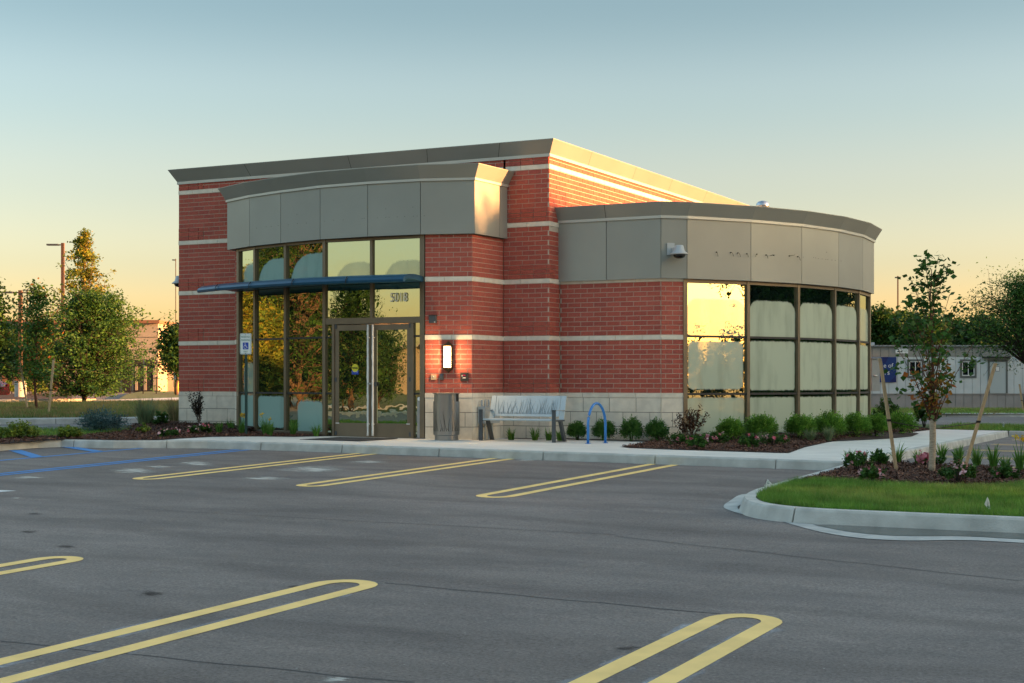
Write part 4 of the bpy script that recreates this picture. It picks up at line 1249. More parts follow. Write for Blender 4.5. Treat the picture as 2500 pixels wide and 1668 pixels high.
for px, py in [(626, 557), (650, 554), (662, 553), (679, 551), (704, 549), (726, 546), (748, 545), (793, 540), (815, 538), (838, 537), (884, 534), (889, 533), (921, 532), (942, 531), (950, 530.5), (970, 530), (988, 529), (1009, 528), (1018, 527.5), (1036, 527), (942, 510), (1008, 506), (725, 524)]:
    mb.tube([on_bay(px, py, -.004), on_bay(px, py, .0025)], .0065, 6)
mb.build('bolt_hole', M_BLACK, bank)['kind'] = 'stuff'

# ------------------------------------------------------------------ things on the walls and the sidewalk
BRa, BRb = bayR0, BQ[7]
bd = (Vector(BRb) - Vector(BRa)).normalized(); bn = rnorm(BRa, BRb)
B3, N3, Z3 = Vector((bd.x, bd.y, 0)), Vector((bn.x, bn.y, 0)), Vector((0, 0, 1))
RZB = math.atan2(bd.y, bd.x)
def wall_at(px, py):
    return Vector(onwall(px, py, BRa, BRb))
# local frame for wall things: x along wall, -y out of the wall
c = wall_at(1095, 872)
lamp = thing('wall_lamp', 'lit bronze wall lamp with four glowing panes on the brick beside the doors', 'lamp', c, RZB)
hw, hh = .10, .335
def hexa(k, y0, y1):
    pts = [(0, hh * k), (hw * k, (hh - .09) * k), (hw * k, -(hh - .09) * k), (0, -hh * k), (-hw * k, -(hh - .09) * k), (-hw * k, (hh - .09) * k)]
    return [(x, y0, z) for x, z in pts] + [(x, y1, z) for x, z in pts]
M_BRZ = mat('lamp_bronze', (.10, .065, .035), .45, .6)
mb = MB(); mb.add(hexa(1, 0, -.03), [(0, 1, 2, 3, 4, 5), tuple(range(11, 5, -1))] + [(i, (i + 1) % 6, 6 + (i + 1) % 6, 6 + i) for i in range(6)])
mb.build('back_plate', M_BRZ, lamp)
M_GLOW = mat('lamp_glow', (.9, .8, .6), .5, emit=(1, .80, .46), estr=.26)
for i in range(4):
    MB().box((0, -.075, .17 - .112 * i), .145, .088, .104).build('diffuser_pane', M_GLOW, lamp)
mb = MB()
for z in (.228, .114, .002, -.11, -.222): mb.box((0, -.078, z), .157, .1, .011)
for x in (-.083, .083): mb.box((x, -.06, 0), .014, .07, .50)
mb.build('cage', M_BRZ, lamp)
for s in (1, -1):
    MB().add([(-.085, -.02, .245 * s), (.085, -.02, .245 * s), (.085, -.13, .245 * s), (-.085, -.13, .245 * s), (0, -.02, .32 * s), (0, -.09, .30 * s)], [(0, 1, 2, 3), (0, 1, 4), (1, 2, 5, 4), (2, 3, 5), (3, 0, 4, 5)]).build('end_cap', M_BRZ, lamp)
for z, e in ((.1, 5), (-.12, 5)):
    ld = bpy.data.lights.new('lamp_light', 'POINT'); ld.energy = e * 1.7; ld.color = (1, .62, .28); ld.shadow_soft_size = .05
    lo = bpy.data.objects.new('lamp_light', ld); COL.objects.link(lo)
    pl = c + N3 * .16 + Z3 * z; lo.location = pl
c = wall_at(1058.5, 780)
t = thing('sensor_box', 'small black weatherproof box high on the brick beside the doors', 'box', c, RZB)
MB().box((0, -.06, 0), .15, .12, .16).build('housing', M_STEELD, t); MB().box((.05, -.122, -.06), .02, .006, .02).build('indicator', M_LETTER, t); MB().box((0, -.065, .083), .17, .14, .012).build('hood', M_SEAL, t)
c = wall_at(1059, 921)
t = thing('blank_plate', 'square tan electrical cover plate on the brick below the wall lamp', 'cover plate', c, RZB)
MB().box((0, -.01, 0), .115, .02, .11).build('plate', mat('plate_tan', (.42, .33, .22), .6), t); MB().box((0, -.024, .01), .02, .01, .02).build('screw', M_LETTER, t)
c = wall_at(1078.5, 920)
t = thing('card_reader', 'slim black card reader on the brick under the wall lamp', 'card reader', c, RZB)
MB().box((0, -.02, 0), .085, .04, .125).build('housing', M_STEELD, t); MB().box((0, -.041, .035), .03, .003, .006).build('indicator', M_SIGNB, t)
c = wall_at(1134, 920)
t = thing('deposit_box', 'square black hatch with a red window and white slot, nearest the brick corner', 'hatch', c, RZB)
MB().box((0, -.012, 0), .17, .024, .175).build('face_plate', M_SEAL, t)
MB().box((0, -.028, .03), .05, .01, .028).build('window', mat('red_lens', (.35, .01, .06), .3), t); MB().box((0, -.028, -.025), .062, .01, .018).build('slot', M_WHITE, t)
MB().box((-.045, -.028, .02), .012, .01, .035).build('latch', M_WHITE, t); MB().box((0, -.028, .065), .12, .008, .008).build('rim', M_STEELD, t)

def camera_dome(loc, rz, label):
    t = thing('security_camera', label, 'security camera', loc, rz)
    MB().box((-.08, -.012, .03), .16, .024, .25).build('mount_plate', M_CAM, t)
    mb = MB(); mb.obox((-.06, -.03, -.05), (.12, 0, 0), (0, -.16, -.0), (0, 0, .1)); mb.build('arm', M_CAM, t)
    MB().lathe([(.075, .09), (.09, .07), (.115, -.03), (.185, -.085), (.185, -.10), (.15, -.105)], 24, (0.03, -.24, 0)).build('hood', M_CAM, t, smooth=True)
    MB().lathe([(.13, -.105), (.125, -.13), (.10, -.165), (.04, -.185), (.001, -.187)], 24, (0.03, -.24, 0)).build('dome', mat('camera_dome', (.01, .01, .01), .05), t, smooth=True)
    return t
M_CAM = mat('camera_grey', (.42, .46, .48), .45, .1)
w = Vector(onwall(1646, 612, P[0], P[1])); n0 = rnorm(P[0], P[1])
camera_dome(w + Vector((n0.x * .005, n0.y * .005, 0)), math.atan2(P[1][1] - P[0][1], P[1][0] - P[0][0]), 'pale grey dome security camera on the metal fascia of the curved corner')
camera_dome((MW - .003, .35, hz(681, 36.2)), -math.pi / 2, 'grey dome security camera on the far left edge of the brick building')

# litter bin
c = at(1090, 1075, .15)
t = thing('litter_bin', 'silver grey cylindrical litter bin with grass blade slots beside the doors', 'litter bin', c, .3)
R_ = .272
M_BIN = mat('bin_metal', (.27, .285, .295), .28, .8, var=.05, scale=3)
MB().lathe([(.23, 0), (.245, .005), (.245, .10), (R_ - .012, .115)], 64).build('base_ring', M_BIN, t)
mb = MB(); vs, fs = [], []
N_ = 64
for j in range(N_):
    a = 2 * math.pi * j / N_
    for r, z in ((R_, .115), (R_, .60), (R_, .80), (R_ - .012, .80), (R_ - .012, .115)):
        vs.append((r * math.cos(a), r * math.sin(a), z))
for j in range(N_):
    k = (j + 1) % N_
    for i in range(4): fs.append((j * 5 + i, k * 5 + i, k * 5 + i + 1, j * 5 + i + 1))
mb.add(vs, fs); mb.build('shell', M_BIN, t)
mb = MB(); vs, fs = [], []
for j in range(N_ + 1):
    a = 2 * math.pi * j / N_
    vs += [(R_ - .014, .80), (R_ - .014, .955), (R_ + .012, .96), (R_ + .012, .975), (R_ - .03, .98)] and [((r) * math.cos(a), (r) * math.sin(a), z) for r, z in ((R_ - .014, .80), (R_ - .014, .955), (R_ + .012, .96), (R_ + .012, .975), (R_ - .03, .98))]
for j in range(N_):
    a = math.degrees(2 * math.pi * (j + .5) / N_)
    for i in range(4):
        if i == 0 and (150 < a < 205 or 330 < a or a < 25): continue
        fs.append((j * 5 + i, (j + 1) * 5 + i, (j + 1) * 5 + i + 1, j * 5 + i + 1))
mb.add(vs, fs); mb.build('lid', M_BIN, t)
MB().lathe([(R_ - .03, .979), (.0005, .981)], 40).build('lid_top', M_BIN, t)
MB().lathe([(R_ - .02, .62), (R_ - .02, .95)], 40).build('liner', M_BLACK, t)
def blade_slots(mb, surf, specs):
    """long thin curved cut-outs drawn as inlaid dark blades; surf maps (u, v) to a point"""
    for u0, v0, u1, v1, bend, wd in specs:
        pts = []
        for k in range(9):
            tt = k / 8
            u = u0 + (u1 - u0) * tt + bend * math.sin(math.pi * tt); v = v0 + (v1 - v0) * tt
            pts.append((u, v, wd * (1 - tt) ** .6 + .0008))
        for (ua, va, wa), (ub, vb, wb) in zip(pts, pts[1:]):
            mb.quad(surf(ua - wa, va), surf(ua + wa, va), surf(ub + wb, vb), surf(ub - wb, vb))
rr = random.Random(3)
mb = MB()
for k in range(46):
    a0 = k * 2 * math.pi / 46 + rr.uniform(-.05, .05)
    hgt = rr.choice((.08, .12, .3, .42, .5, .56)) * rr.uniform(.8, 1.05)
    blade_slots(mb, lambda u, v: ((R_ + .0015) * math.cos(u), (R_ + .0015) * math.sin(u), v), [(a0, .19, a0 + rr.uniform(-.32, .32), .19 + hgt, rr.uniform(-.1, .1), .018)])
mb.build('grass_slots', M_BLACK, t)

# push-plate post
c = at(1027, 1071, .15)
t = thing('door_button_post', 'square grey door opener post standing left of the litter bin', 'post', c, .2)
MB().box((0, 0, .43), .115, .115, .86).build('column', M_STEEL, t)
mb = MB(); mb.prism([(-.0575, .0575), (-.0575, -.0575), (.0575, -.0575), (.0575, .0575)], .86, lambda x, y: .86 + (y + .0575) * .7); mb.build('sloped_head', M_STEEL, t)
mb = MB(); mb.lathe([(.045, 0), (.045, .012), (.038, .016), (.001, .017)], 20); hd = mb.build('push_plate', M_LETTER, t, smooth=True); hd.location = (0, -.058, .835); hd.rotation_euler = (math.radians(70), 0, 0)
MB().box((.0, 0, .008), .26, .24, .016).build('base_plate', M_STEELD, t)

# door mat
mq = [at(726, 1074, .156), at(830, 1067.5, .156), at(969, 1072.5, .156), at(865, 1078.5, .156)]
mb = MB(); mq2 = [(-4.0, -3.45), (-2.55, -3.45), (-2.55, -2.0), (-4.0, -2.0)]
mb.prism([(x + 3.27, y + 2.7) for x, y in mq2], 0, .012)
t = tag(mb.build('door_mat', mat('mat_black', (.03, .032, .034), .95, var=.3, scale=60)), 'flat black rubber mat on the concrete before the glass doors', 'door mat'); t.location = (-3.27, -2.7, zg(-3.27, -2.7) + .152)

# bench
c = (.03, -1.35, zg(.03, -1.35) + .15)
t = thing('park_bench', 'silver blue metal bench with grass pattern backrest against the brick wall', 'bench', c, 0)
for x in (-.83, .83):
    MB().box((x, -.24, .325), .075, .03, .65).build('leg', M_STEELD, t, label=None)
    mb = MB(); mb.obox((x - .03, .02, .42), (.06, 0, 0), (0, .09, 0), (0, .20, -.42)); mb.build('leg', M_STEELD, t)
    MB().box((x, -.005, .635), .06, .50, .012).build('armrest', M_STEEL, t)
    MB().box((x, -.0, .43), .05, .45, .03).build('side_rail', M_STEELD, t)
    MB().box((x, .06, .012), .04, .55, .012).build('foot_bar', M_STEELD, t)
def bench_back(x, v, off=0.):
    return Vector((x, .17 + v * .26 - off, .44 + v * .98))
for x in (-.80, .80):
    mb = MB(); p0, p1 = bench_back(x, 0), bench_back(x, .5)
    mb.obox(p0 + Vector((-.055, .0, 0)), (.11, 0, 0), (0, .025, 0), p1 - p0); mb.build('back_frame', M_BENCH, t)
p0, p1 = bench_back(0, .07), bench_back(0, .5)
MB().obox(p0 + Vector((-.735, .004, 0)), (1.47, 0, 0), (0, .012, 0), p1 - p0).build('backrest', M_BENCH, t)
mb = MB()
for k in range(70):
    u = -.68 + 1.36 * (k + rr.uniform(-.4, .4)) / 69
    hgt = rr.choice((.05, .05, .2, .28, .33, .36)) * rr.uniform(.75, 1.05)
    if abs(u) > .66 and hgt > .1: continue
    lean = rr.uniform(-.5, .5) * hgt
    lean = max(-.69 - u, min(.69 - u, lean))
    blade_slots(mb, lambda a, v: bench_back(a, v, .0015), [(u, .12, u + lean, .12 + hgt, rr.uniform(-.012, .012), .004)])
mb.build('grass_slots', mat('slot_shadow', (.19, .25, .29), .8), t)
mb = MB(); mb.box((0, -.03, .455), 1.56, .40, .018); mb.tube([(-.78, -.235, .445), (.78, -.235, .445)], .02, 10); mb.build('seat', M_BENCH, t)

# meter cabinet on the return wall behind the bench
rw0, rw1 = Vector(BQ[7]), Vector((BQ[8].x, 0)); rn = rnorm(rw0, rw1); rd = (rw1 - rw0).normalized()
t = thing('meter_cabinet', 'grey electric meter cabinet with yellow sticker on the wall behind the bench', 'cabinet', (rw0.x + rd.x * .45 + rn.x * .02, rw0.y + rd.y * .45 + rn.y * .02, .0), math.atan2(rd.y, rd.x))
MB().box((0.05, -.09, .66), .62, .16, .36).build('housing', M_CAM, t)
MB().box((.08, -.172, .76), .07, .004, .06).build('sticker', mat('sticker_yellow', (.7, .62, .03), .5), t)
for i, x in enumerate((-.18, -.04, .10, .24)):
    MB().tube([(x, -.05, .12), (x, -.05, .98)], .022, 8).build('conduit', M_CAM, t)

# bike rack hoop
a, b = at(1435.6, 1083.8, .15), at(1478, 1082, .15)
t = thing('bike_rack', 'blue tubular hoop bike rack bolted to the sidewalk', 'bike rack', ((a[0] + b[0]) / 2, (a[1] + b[1]) / 2, a[2]), math.atan2(b[1] - a[1], b[0] - a[0]))
hw_ = math.hypot(b[0] - a[0], b[1] - a[1]) / 2
pts = [(-hw_ * 1.0, 0, 0), (-hw_ * 1.0, 0, .35)] + [(-hw_ * math.cos(q), 0, .35 + .45 * math.sin(q)) for q in [math.pi * i / 24 for i in range(1, 24)]] + [(hw_, 0, .35), (hw_, 0, 0)]
MB().tube(pts, .027, 12).build('hoop', M_RACK, t, smooth=True)
for x in (-hw_, hw_): MB().lathe([(.06, 0), (.06, .008), (.03, .01)], 16, (x, 0, 0)).build('foot_flange', M_RACK, t)

# reserved parking sign
c = at(600, 1063, .15); Zs = depth_of(c[0], c[1]); hs = lambda py: hz(py, Zs) - c[2]
t = thing('parking_sign', 'white and green reserved parking sign on a dark green post in the mulch', 'sign', c, TH * .45)
MB().box((0, 0.02, hs(822) / 2), .05, .035, hs(822)).build('post', M_GREENPOST, t)
zc, sh, sw = (hs(814) + hs(865.3)) / 2, (hs(814) - hs(865.3)) / 2, .134
def rrect(w, h, r, k=5):
    pts = []
    for cx, cz, a0 in ((w - r, h - r, 0), (-w + r, h - r, 90), (-w + r, -h + r, 180), (w - r, -h + r, 270)):
        pts += [(cx + r * math.cos(math.radians(a0 + 90 * i / k)), cz + r * math.sin(math.radians(a0 + 90 * i / k))) for i in range(k + 1)]
    return pts
def slab(poly, y0, y1, z=0., mi=0):
    mb = MB(); k = len(poly)
    mb.add([(x, y0, q + z) for x, q in poly] + [(x, y1, q + z) for x, q in poly], [tuple(range(k)), tuple(range(2 * k - 1, k - 1, -1))] + [(i, k + i, k + (i + 1) % k, (i + 1) % k) for i in range(k)], mi)
    return mb
slab(rrect(sw, sh, .03), -.006, 0, zc).build('sign_plate', M_SIGNW, t)
o1, o2 = rrect(sw - .010, sh - .010, .024), rrect(sw - .016, sh - .016, .019)
mb = MB(); k = len(o1)
mb.add([(x, -.0075, z + zc) for x, z in o1] + [(x, -.0075, z + zc) for x, z in o2], [(i, (i + 1) % k, k + (i + 1) % k, k + i) for i in range(k)]); mb.build('sign_border', M_SIGNG, t)
X3 = (1, 0, 0)
text('sign_lettering', 'RESERVED', .062, t, (0, -.0075, zc + sh * .655), X3, Z3, M_SIGNG, .0004, sx=.74)
text('sign_lettering', 'PARKING', .062, t, (0, -.0075, zc + sh * .34), X3, Z3, M_SIGNG, .0004, sx=.80)
text('sign_lettering', 'ONLY', .045, t, (0, -.0075, zc - sh * .74), X3, Z3, M_SIGNG, .0004, sx=.85)
bz = zc - sh * .20
slab(rrect(.066, .075, .008), -.0078, -.006, bz).build('sign_field', M_SIGNB, t)
mb = MB()
ring = lambda cx, cz, r, n=14: [(cx + r * math.cos(2 * math.pi * i / n), cz + r * math.sin(2 * math.pi * i / n)) for i in range(n)]
def flat(poly): mb.add([(x, -.0086, z + bz) for x, z in poly], [tuple(range(len(poly)))])
flat(ring(-.013, .05, .009))
def ribbon(pts, w):
    for (x0, z0), (x1, z1) in zip(pts, pts[1:]):
        d = Vector((x1 - x0, z1 - z0)).normalized() * w / 2
        flat([(x0 - d.y - d.x * .4, z0 + d.x - d.y * .4), (x0 + d.y - d.x * .4, z0 - d.x - d.y * .4), (x1 + d.y + d.x * .4, z1 - d.x + d.y * .4), (x1 - d.y + d.x * .4, z1 + d.x + d.y * .4)])
ribbon([(-.012, .038), (-.010, -.003), (.018, -.003), (.032, -.036), (.044, -.031)], .010)
ribbon([(-.011, .018), (.014, .018)], .008)
ribbon([(-.008 + .034 * math.cos(q), -.022 + .034 * math.sin(q)) for q in [math.radians(110 + i * 20) for i in range(12)]], .008)
mb.build('wheelchair_symbol', M_WHITE, t)
for z in (zc + sh * .86, zc - sh * .9): MB().tube([(0, -.006, z), (0, -.012, z)], .007, 8).build('bolt', M_STEELD, t)

# ------------------------------------------------------------------ plants
def bush(name, label, cat, loc, w, h, n, leaf, mats, group=None, spiky=0., seed=0, stems=6, shape='ball', hollow=.35, aspect=.5):
    rng = np.random.default_rng(seed + 11)
    t = thing(name, label, cat, loc, 0, group)
    mb = MB()
    for k in range(stems):
        a = 2 * math.pi * k / stems + rng.uniform(-.4, .4); r = w * .5 * rng.uniform(.3, .7)
        mb.tube([(0.02 * math.cos(a), 0.02 * math.sin(a), -.03), (r * .5 * math.cos(a), r * .5 * math.sin(a), h * .4), (r * math.cos(a), r * math.sin(a), h * rng.uniform(.6, .85))], [.012, .009, .003], 5)
    mb.build('stems', M_BARKD, t)
    # shoots: short leafy tips pushing out of the ball
    ns = max(24, n // 28)
    d = rng.normal(size=(ns, 3)); d[:, 2] = np.abs(d[:, 2]) * 1.0 - .35; d /= np.linalg.norm(d, axis=1, keepdims=True)
    rad = 1 - hollow * rng.uniform(0, 1, ns) ** 2
    rad *= 1 + .16 * np.sin(d[:, 0] * 5 + seed) * np.cos(d[:, 1] * 4 + seed * 2) + .10 * rng.normal(size=ns)
    c = d * rad[:, None] * np.array([w / 2, w / 2, h * .55]) + np.array([0, 0, h * .46])
    per = n // ns
    tt = rng.uniform(-.6, 1.0, (ns, per, 1))
    dirs = d[:, None, :] * (1 + spiky) + np.array([0, 0, .55]); dirs = dirs / np.linalg.norm(dirs, axis=2, keepdims=True)
    shoot = .11 * w * (1 + spiky)
    Pp = c[:, None, :] + dirs * tt * shoot + rng.normal(size=(ns, per, 3)) * shoot * .38
    Pp = Pp.reshape(-1, 3); Pp[:, 2] = np.maximum(Pp[:, 2], .01)
    tip = np.repeat(rng.uniform(size=ns), per)
    mi = np.where(tip > .78, 2, np.where(tip < .42, 1, 0))
    mi = np.where(rng.uniform(size=len(mi)) < .2, rng.integers(0, 3, len(mi)), mi)
    dd = np.repeat(dirs.reshape(ns, 3), per, 0) if spiky else None
    o = leaves('foliage', Pp, leaf, mats, t, rng, aspect=aspect, dirs=dd, midx=mi)
    return t

def flower_bush(name, label, loc, w, h, n_leaf, n_fl, seed, group, fl=G_PINK, green=G_MID, flsize=.045):
    t = bush(name, label, 'flowering shrub', loc, w, h, n_leaf, .05, green, group, seed=seed, stems=5, hollow=.6)
    rng = np.random.default_rng(seed + 500)
    k = n_fl
    if k:
        d = rng.normal(size=(k, 3)); d[:, 2] = np.abs(d[:, 2]) + .2; d[:, 1] -= .35; d /= np.linalg.norm(d, axis=1, keepdims=True)
        c = d * np.array([w * .52, w * .52, h * .62]) + np.array([0, 0, h * .45])
        pp = np.repeat(c, 9, 0) + rng.normal(size=(k * 9, 3)) * flsize * .40
        leaves('blossoms', pp, flsize, fl, t, rng, aspect=.9, midx=np.repeat(rng.integers(0, 3, k), 9))
    return t

def tuft(name, label, cat, loc, h, spread, n, width, mats, group, seed, fl=0, seg=5, curl=.75, base_r=.05, erect=0.3):
    rng = np.random.default_rng(seed + 77)
    t = thing(name, label, cat, loc, 0, group)
    a = rng.uniform(0, 2 * np.pi, n); rr_ = rng.uniform(0, 1, n) ** .5
    base = np.column_stack([np.cos(a) * base_r * rr_, np.sin(a) * base_r * rr_, np.full(n, -.01)])
    ln = spread * (erect + (1 - erect) * rng.uniform(0, 1, n)) * rng.uniform(.5, 1.1, n)
    lean = np.column_stack([np.cos(a) * ln, np.sin(a) * ln])
    blades('leaf_blades', base, h * rng.uniform(.6, 1.15, n), width * rng.uniform(.7, 1.2, n), lean, mats, t, rng, seg=seg, curl=curl)
    if fl:
        mb = MB(); pp = []
        for k in range(fl):
            aa = rng.uniform(0, 6.28); tip = (math.cos(aa) * spread * .35, math.sin(aa) * spread * .35, h * rng.uniform(1.0, 1.25))
            mb.tube([(0, 0, 0), (tip[0] * .4, tip[1] * .4, tip[2] * .6), tip], .004, 4)
            pp += [np.array(tip) + rng.normal(size=3) * .02 for _ in range(10)]
        mb.build('flower_stalks', G_LILY[0], t)
        leaves('petals', np.array(pp), .05, [M_YELLOWFL], t, rng, aspect=.8, midx=np.zeros(len(pp), int))
    return t

def pl(px, py, dz=.165): return at(px, py, dz)
def px2m(px, py, n, dz=.16):
    p = at(px, py, dz); return n * depth_of(p[0], p[1]) / FPX

# round box shrubs along the curved glass
ORD = ['first', 'second', 'third', 'fourth', 'fifth', 'sixth', 'seventh', 'eighth']
GB = 'round green shrubs along the curved windows'
def on_curve(px, off, dz=.16):
    pth = offset_path(low_path, off)
    for i in range(1, 7):
        a, b = pth[i], pth[i + 1]; w = onwall(px, 933, a, b); t = (Vector(w[:2]) - a).dot((b - a).normalized())
        if -.02 <= t <= (b - a).length + .02: break
    return (w[0], w[1], zg(w[0], w[1]) + dz)
def top_h(p, px, py): return hz(py, depth_of(p[0], p[1])) - p[2]
for i, (px, py, w, h) in enumerate([(1783, 1070, 62, 46), (1860, 1064, 62, 46), (1953, 1061, 64, 46), (2024, 1059, 64, 47), (2090, 1058, 58, 47), (2139, 1052, 52, 40), (2202, 1053, 54, 46)]):
    bush('round_shrub', f'{ORD[i]} round green shrub counting from the brick pier along the curved windows', 'shrub', on_curve(px, .62 if i < 5 else .75, .20), px2m(px, py, w) * (.82, .9, .84, .94, .88, .86, 1.0)[i], top_h(on_curve(px, .65), px, py - h + 9), 8000, .036, G_BOX, GB, seed=20 + i, hollow=.28, spiky=.35)
GY = 'dark evergreen shrubs under the brick wall'
for i, (px, py, w, h) in enumerate([(1409, 1073, 46, 40), (1475, 1074, 62, 44), (1541, 1076, 62, 50), (1603, 1077, 66, 48)]):
    lab = ['small dark evergreen shrub touching the right end of the bench', 'dark evergreen shrub seen through the blue bike rack hoop', 'dark evergreen shrub just right of the blue bike rack', 'dark evergreen shrub nearest the brown twiggy shrub'][i]
    bush('evergreen_shrub', lab, 'shrub', pl(px, py), px2m(px, py, w) * .70, px2m(px, py, h) * .92, 5200, .05, G_YEW, GY, spiky=.7, seed=40 + i, aspect=.28)
p = at(2163, 1052, .16); bush('tall_loose_shrub', 'tall loose leafy shrub behind the round shrubs at the glass corner', 'shrub', p, px2m(2163, 1046, 56), px2m(2163, 1046, 76), 2200, .06, G_MID, seed=61, hollow=.7)
p = pl(2256, 1041); bush('broadleaf_shrub', 'broad leaved green shrub at the far end of the right mulch bed', 'shrub', p, px2m(2256, 1041, 66), px2m(2256, 1041, 54), 420, .13, G_MID, seed=62, hollow=.8, aspect=.8)

def twiggy(name, label, loc, w, h, n, mats, seed, leaf=.045, stems=14):
    rng = np.random.default_rng(seed); t = thing(name, label, 'shrub', loc)
    mb = MB(); pp = []
    for k in range(stems):
        a = rng.uniform(0, 6.28); r = w * .5 * rng.uniform(.2, 1.); hh_ = h * rng.uniform(.55, 1.05)
        p0, p1, p2 = Vector((0, 0, 0)), Vector((r * .45 * math.cos(a), r * .45 * math.sin(a), hh_ * .5)), Vector((r * math.cos(a), r * math.sin(a), hh_))
        mb.tube([p0, p1, p2], [.010, .007, .003], 5)
        for _ in range(n // stems):
            u = rng.uniform(.42, 1.02) if rng.uniform() < .85 else rng.uniform(.1, 1)
            q = p0.lerp(p1, u * 2) if u < .5 else p1.lerp(p2, u * 2 - 1)
            pp.append(np.array(q) + rng.normal(size=3) * .03)
    mb.build('twigs', mat('grey_twig', (.20, .16, .13), .9), t)
    leaves('leaves', np.array(pp), leaf, mats, t, rng, aspect=.55)
    return t
pw = onwall(487, 1000, (MW, -.5), (0, -.5)); pw = (pw[0], pw[1], zg(pw[0], pw[1]) + .24)
twiggy('twiggy_shrub', 'brown leaved twiggy shrub in front of the pale base of the brick pier', on_curve(1686, .45, .18), px2m(1686, 1069, 86), top_h(on_curve(1686, .45, .18), 1686, 996), 1000, G_BROWN, 5, .055, 18)
twiggy('twiggy_shrub', 'dark purple twiggy shrub against the pale stone base at the left wall', pw, px2m(487, 1043, 60), top_h(pw, 487, 961), 620, G_DUSK, 9, .06, 11)

GR_ = 'pink flowering shrubs in the mulch beds'
FB = [(1657, 1086, 48, 24, 3, 'pale pink flowering shrub under the brown twiggy shrub, left one'), (1703, 1096, 46, 32, 4, 'bushy green shrub with few pink blooms in front of the brown twiggy shrub'),
      (1750, 1083, 52, 26, 12, 'pink flowering shrub in front of the first round shrub by the pier'), (1828, 1093, 48, 30, 9, 'pink flowering shrub nearest the sidewalk under the second round shrub'),
      (1888, 1087, 66, 27, 12, 'wide pink flowering shrub left of the pale grass tufts'),
      (2093, 1149, 60, 42, 7, 'pink flowering shrub nearest the sidewalk corner on the island'), (2128, 1174, 56, 28, 12, 'low pink flowering shrub in front of the left island stake'),
      (2340, 1179, 76, 52, 13, 'big pink flowering shrub right of the young island tree'), (2453, 1170, 60, 30, 5, 'green shrub with sparse pink blooms right of the right island stake'),
      (2292, 1136, 34, 20, 4, 'small pink flowering shrub just right of the wrapped island trunk'),
      (473, 1061, 26, 18, 8, 'pale pink flowering shrub below the dark purple twiggy shrub, left one'), (498, 1059, 30, 22, 10, 'bright pink flowering shrub below the dark purple twiggy shrub, right one'),
      (402, 1068, 26, 17, 6, 'pink flowering shrub at the bed edge left of the brick wall'), (425, 1066, 22, 18, 3, 'small pink flowering shrub just below the left wall corner')]
for i, (px, py, w, h, nf, lab) in enumerate(FB):
    flower_bush('flowering_shrub', lab, pl(px, py), px2m(px, py, w), px2m(px, py, h), 1100, max(3, int(nf * .7)), 80 + i, GR_, flsize=.042 if px > 1000 else .055)
p = pl(2257, 1138, .17); flower_bush('spirea', 'pale pink blossom cluster against the left side of the wrapped trunk', p, px2m(2257, 1138, 22), px2m(2257, 1138, 26), 300, 18, 140, None, flsize=.06)
bush('small_green_shrub', 'small upright green shrub between two lily clumps on the island edge', 'shrub', pl(2146, 1136), px2m(2146, 1136, 34), px2m(2146, 1136, 32), 900, .045, G_YEW, seed=150, spiky=.8)

GT = 'pale ornamental grass tufts by the curved windows'
for i, (px, py, w, h, lab) in enumerate([(1979, 1077, 54, 34, 'rounded pale grass tuft in front of the third round shrub'), (2023, 1071, 46, 36, 'upright pale grass tuft in front of the fourth round shrub'), (1864, 1068, 44, 26, 'pale grass tuft in front of the second round shrub')]):
    tuft('grass_tuft', lab, 'ornamental grass', on_curve(px, 1.15), px2m(px, py, h) * 1.15, px2m(px, py, w) * .62, 320, .010, G_REED, GT, 160 + i)
GD = 'day lily clumps in the mulch'
DL = [(1248, 1073, 20, 22, 0, 'day lily clump behind the left half of the bench'), (1306, 1074, 30, 26, 0, 'day lily clump behind the middle of the bench'), (1340, 1074, 28, 24, 0, 'day lily clump behind the right front bench leg'), (1366, 1075, 20, 22, 0, 'day lily clump between the bench and the small evergreen'),
      (535, 1058, 28, 24, 0, 'day lily clump right of the pink blooms by the left wall'), (563, 1053, 26, 24, 0, 'day lily clump against the pale stone base at the glass'), (590, 1059, 26, 30, 4, 'day lily clump with yellow blooms beside the parking sign post'),
      (648, 1061, 38, 32, 1, 'widest day lily clump under the second glass bay'), (660, 1063, 30, 26, 1, 'day lily clump in front of the widest one by the glass'), (715, 1062, 36, 30, 0, 'day lily clump with tall stalks under the third glass bay'), (772, 1064, 34, 24, 0, 'day lily clump nearest the entrance doors'),
      (2190, 1131, 56, 40, 0, 'tall day lily clump behind the left island stake'), (2243, 1132, 40, 28, 0, 'day lily clump left of the wrapped island trunk'), (2298, 1121, 40, 32, 0, 'day lily clump right behind the wrapped island trunk'), (2340, 1126, 38, 32, 0, 'day lily clump left of the right island stake'),
      (2385, 1137, 46, 40, 0, 'day lily clump right of the right island stake'), (2425, 1142, 60, 48, 0, 'tallest day lily clump on the island, right of the stake'), (2455, 1146, 34, 26, 0, 'low day lily clump behind the sparse pink shrub'), (2489, 1148, 44, 46, 3, 'day lily clump with a yellow bloom at the right picture edge'),
      (2075, 1131, 36, 28, 0, 'day lily clump at the sidewalk corner of the island'), (2155, 1133, 34, 26, 0, 'day lily clump beside the small upright island shrub')]
for i, (px, py, w, h, nf, lab) in enumerate(DL):
    tuft('day_lily', lab, 'day lily', pl(px, py), px2m(px, py, h) * 1.45, px2m(px, py, w) * .75, 60, .022, G_LILY, GD, 200 + i, fl=nf, erect=.25)
p = pl(355, 1044); tuft('tall_grass', 'blue green arching ornamental grass, the left of the tall pair', 'ornamental grass', p, px2m(355, 1044, 74) * 1.1, px2m(355, 1044, 62) * .75, 420, .012, G_REED, 'tall ornamental grasses by the left wall', 230, curl=.45, base_r=.14, erect=.15)
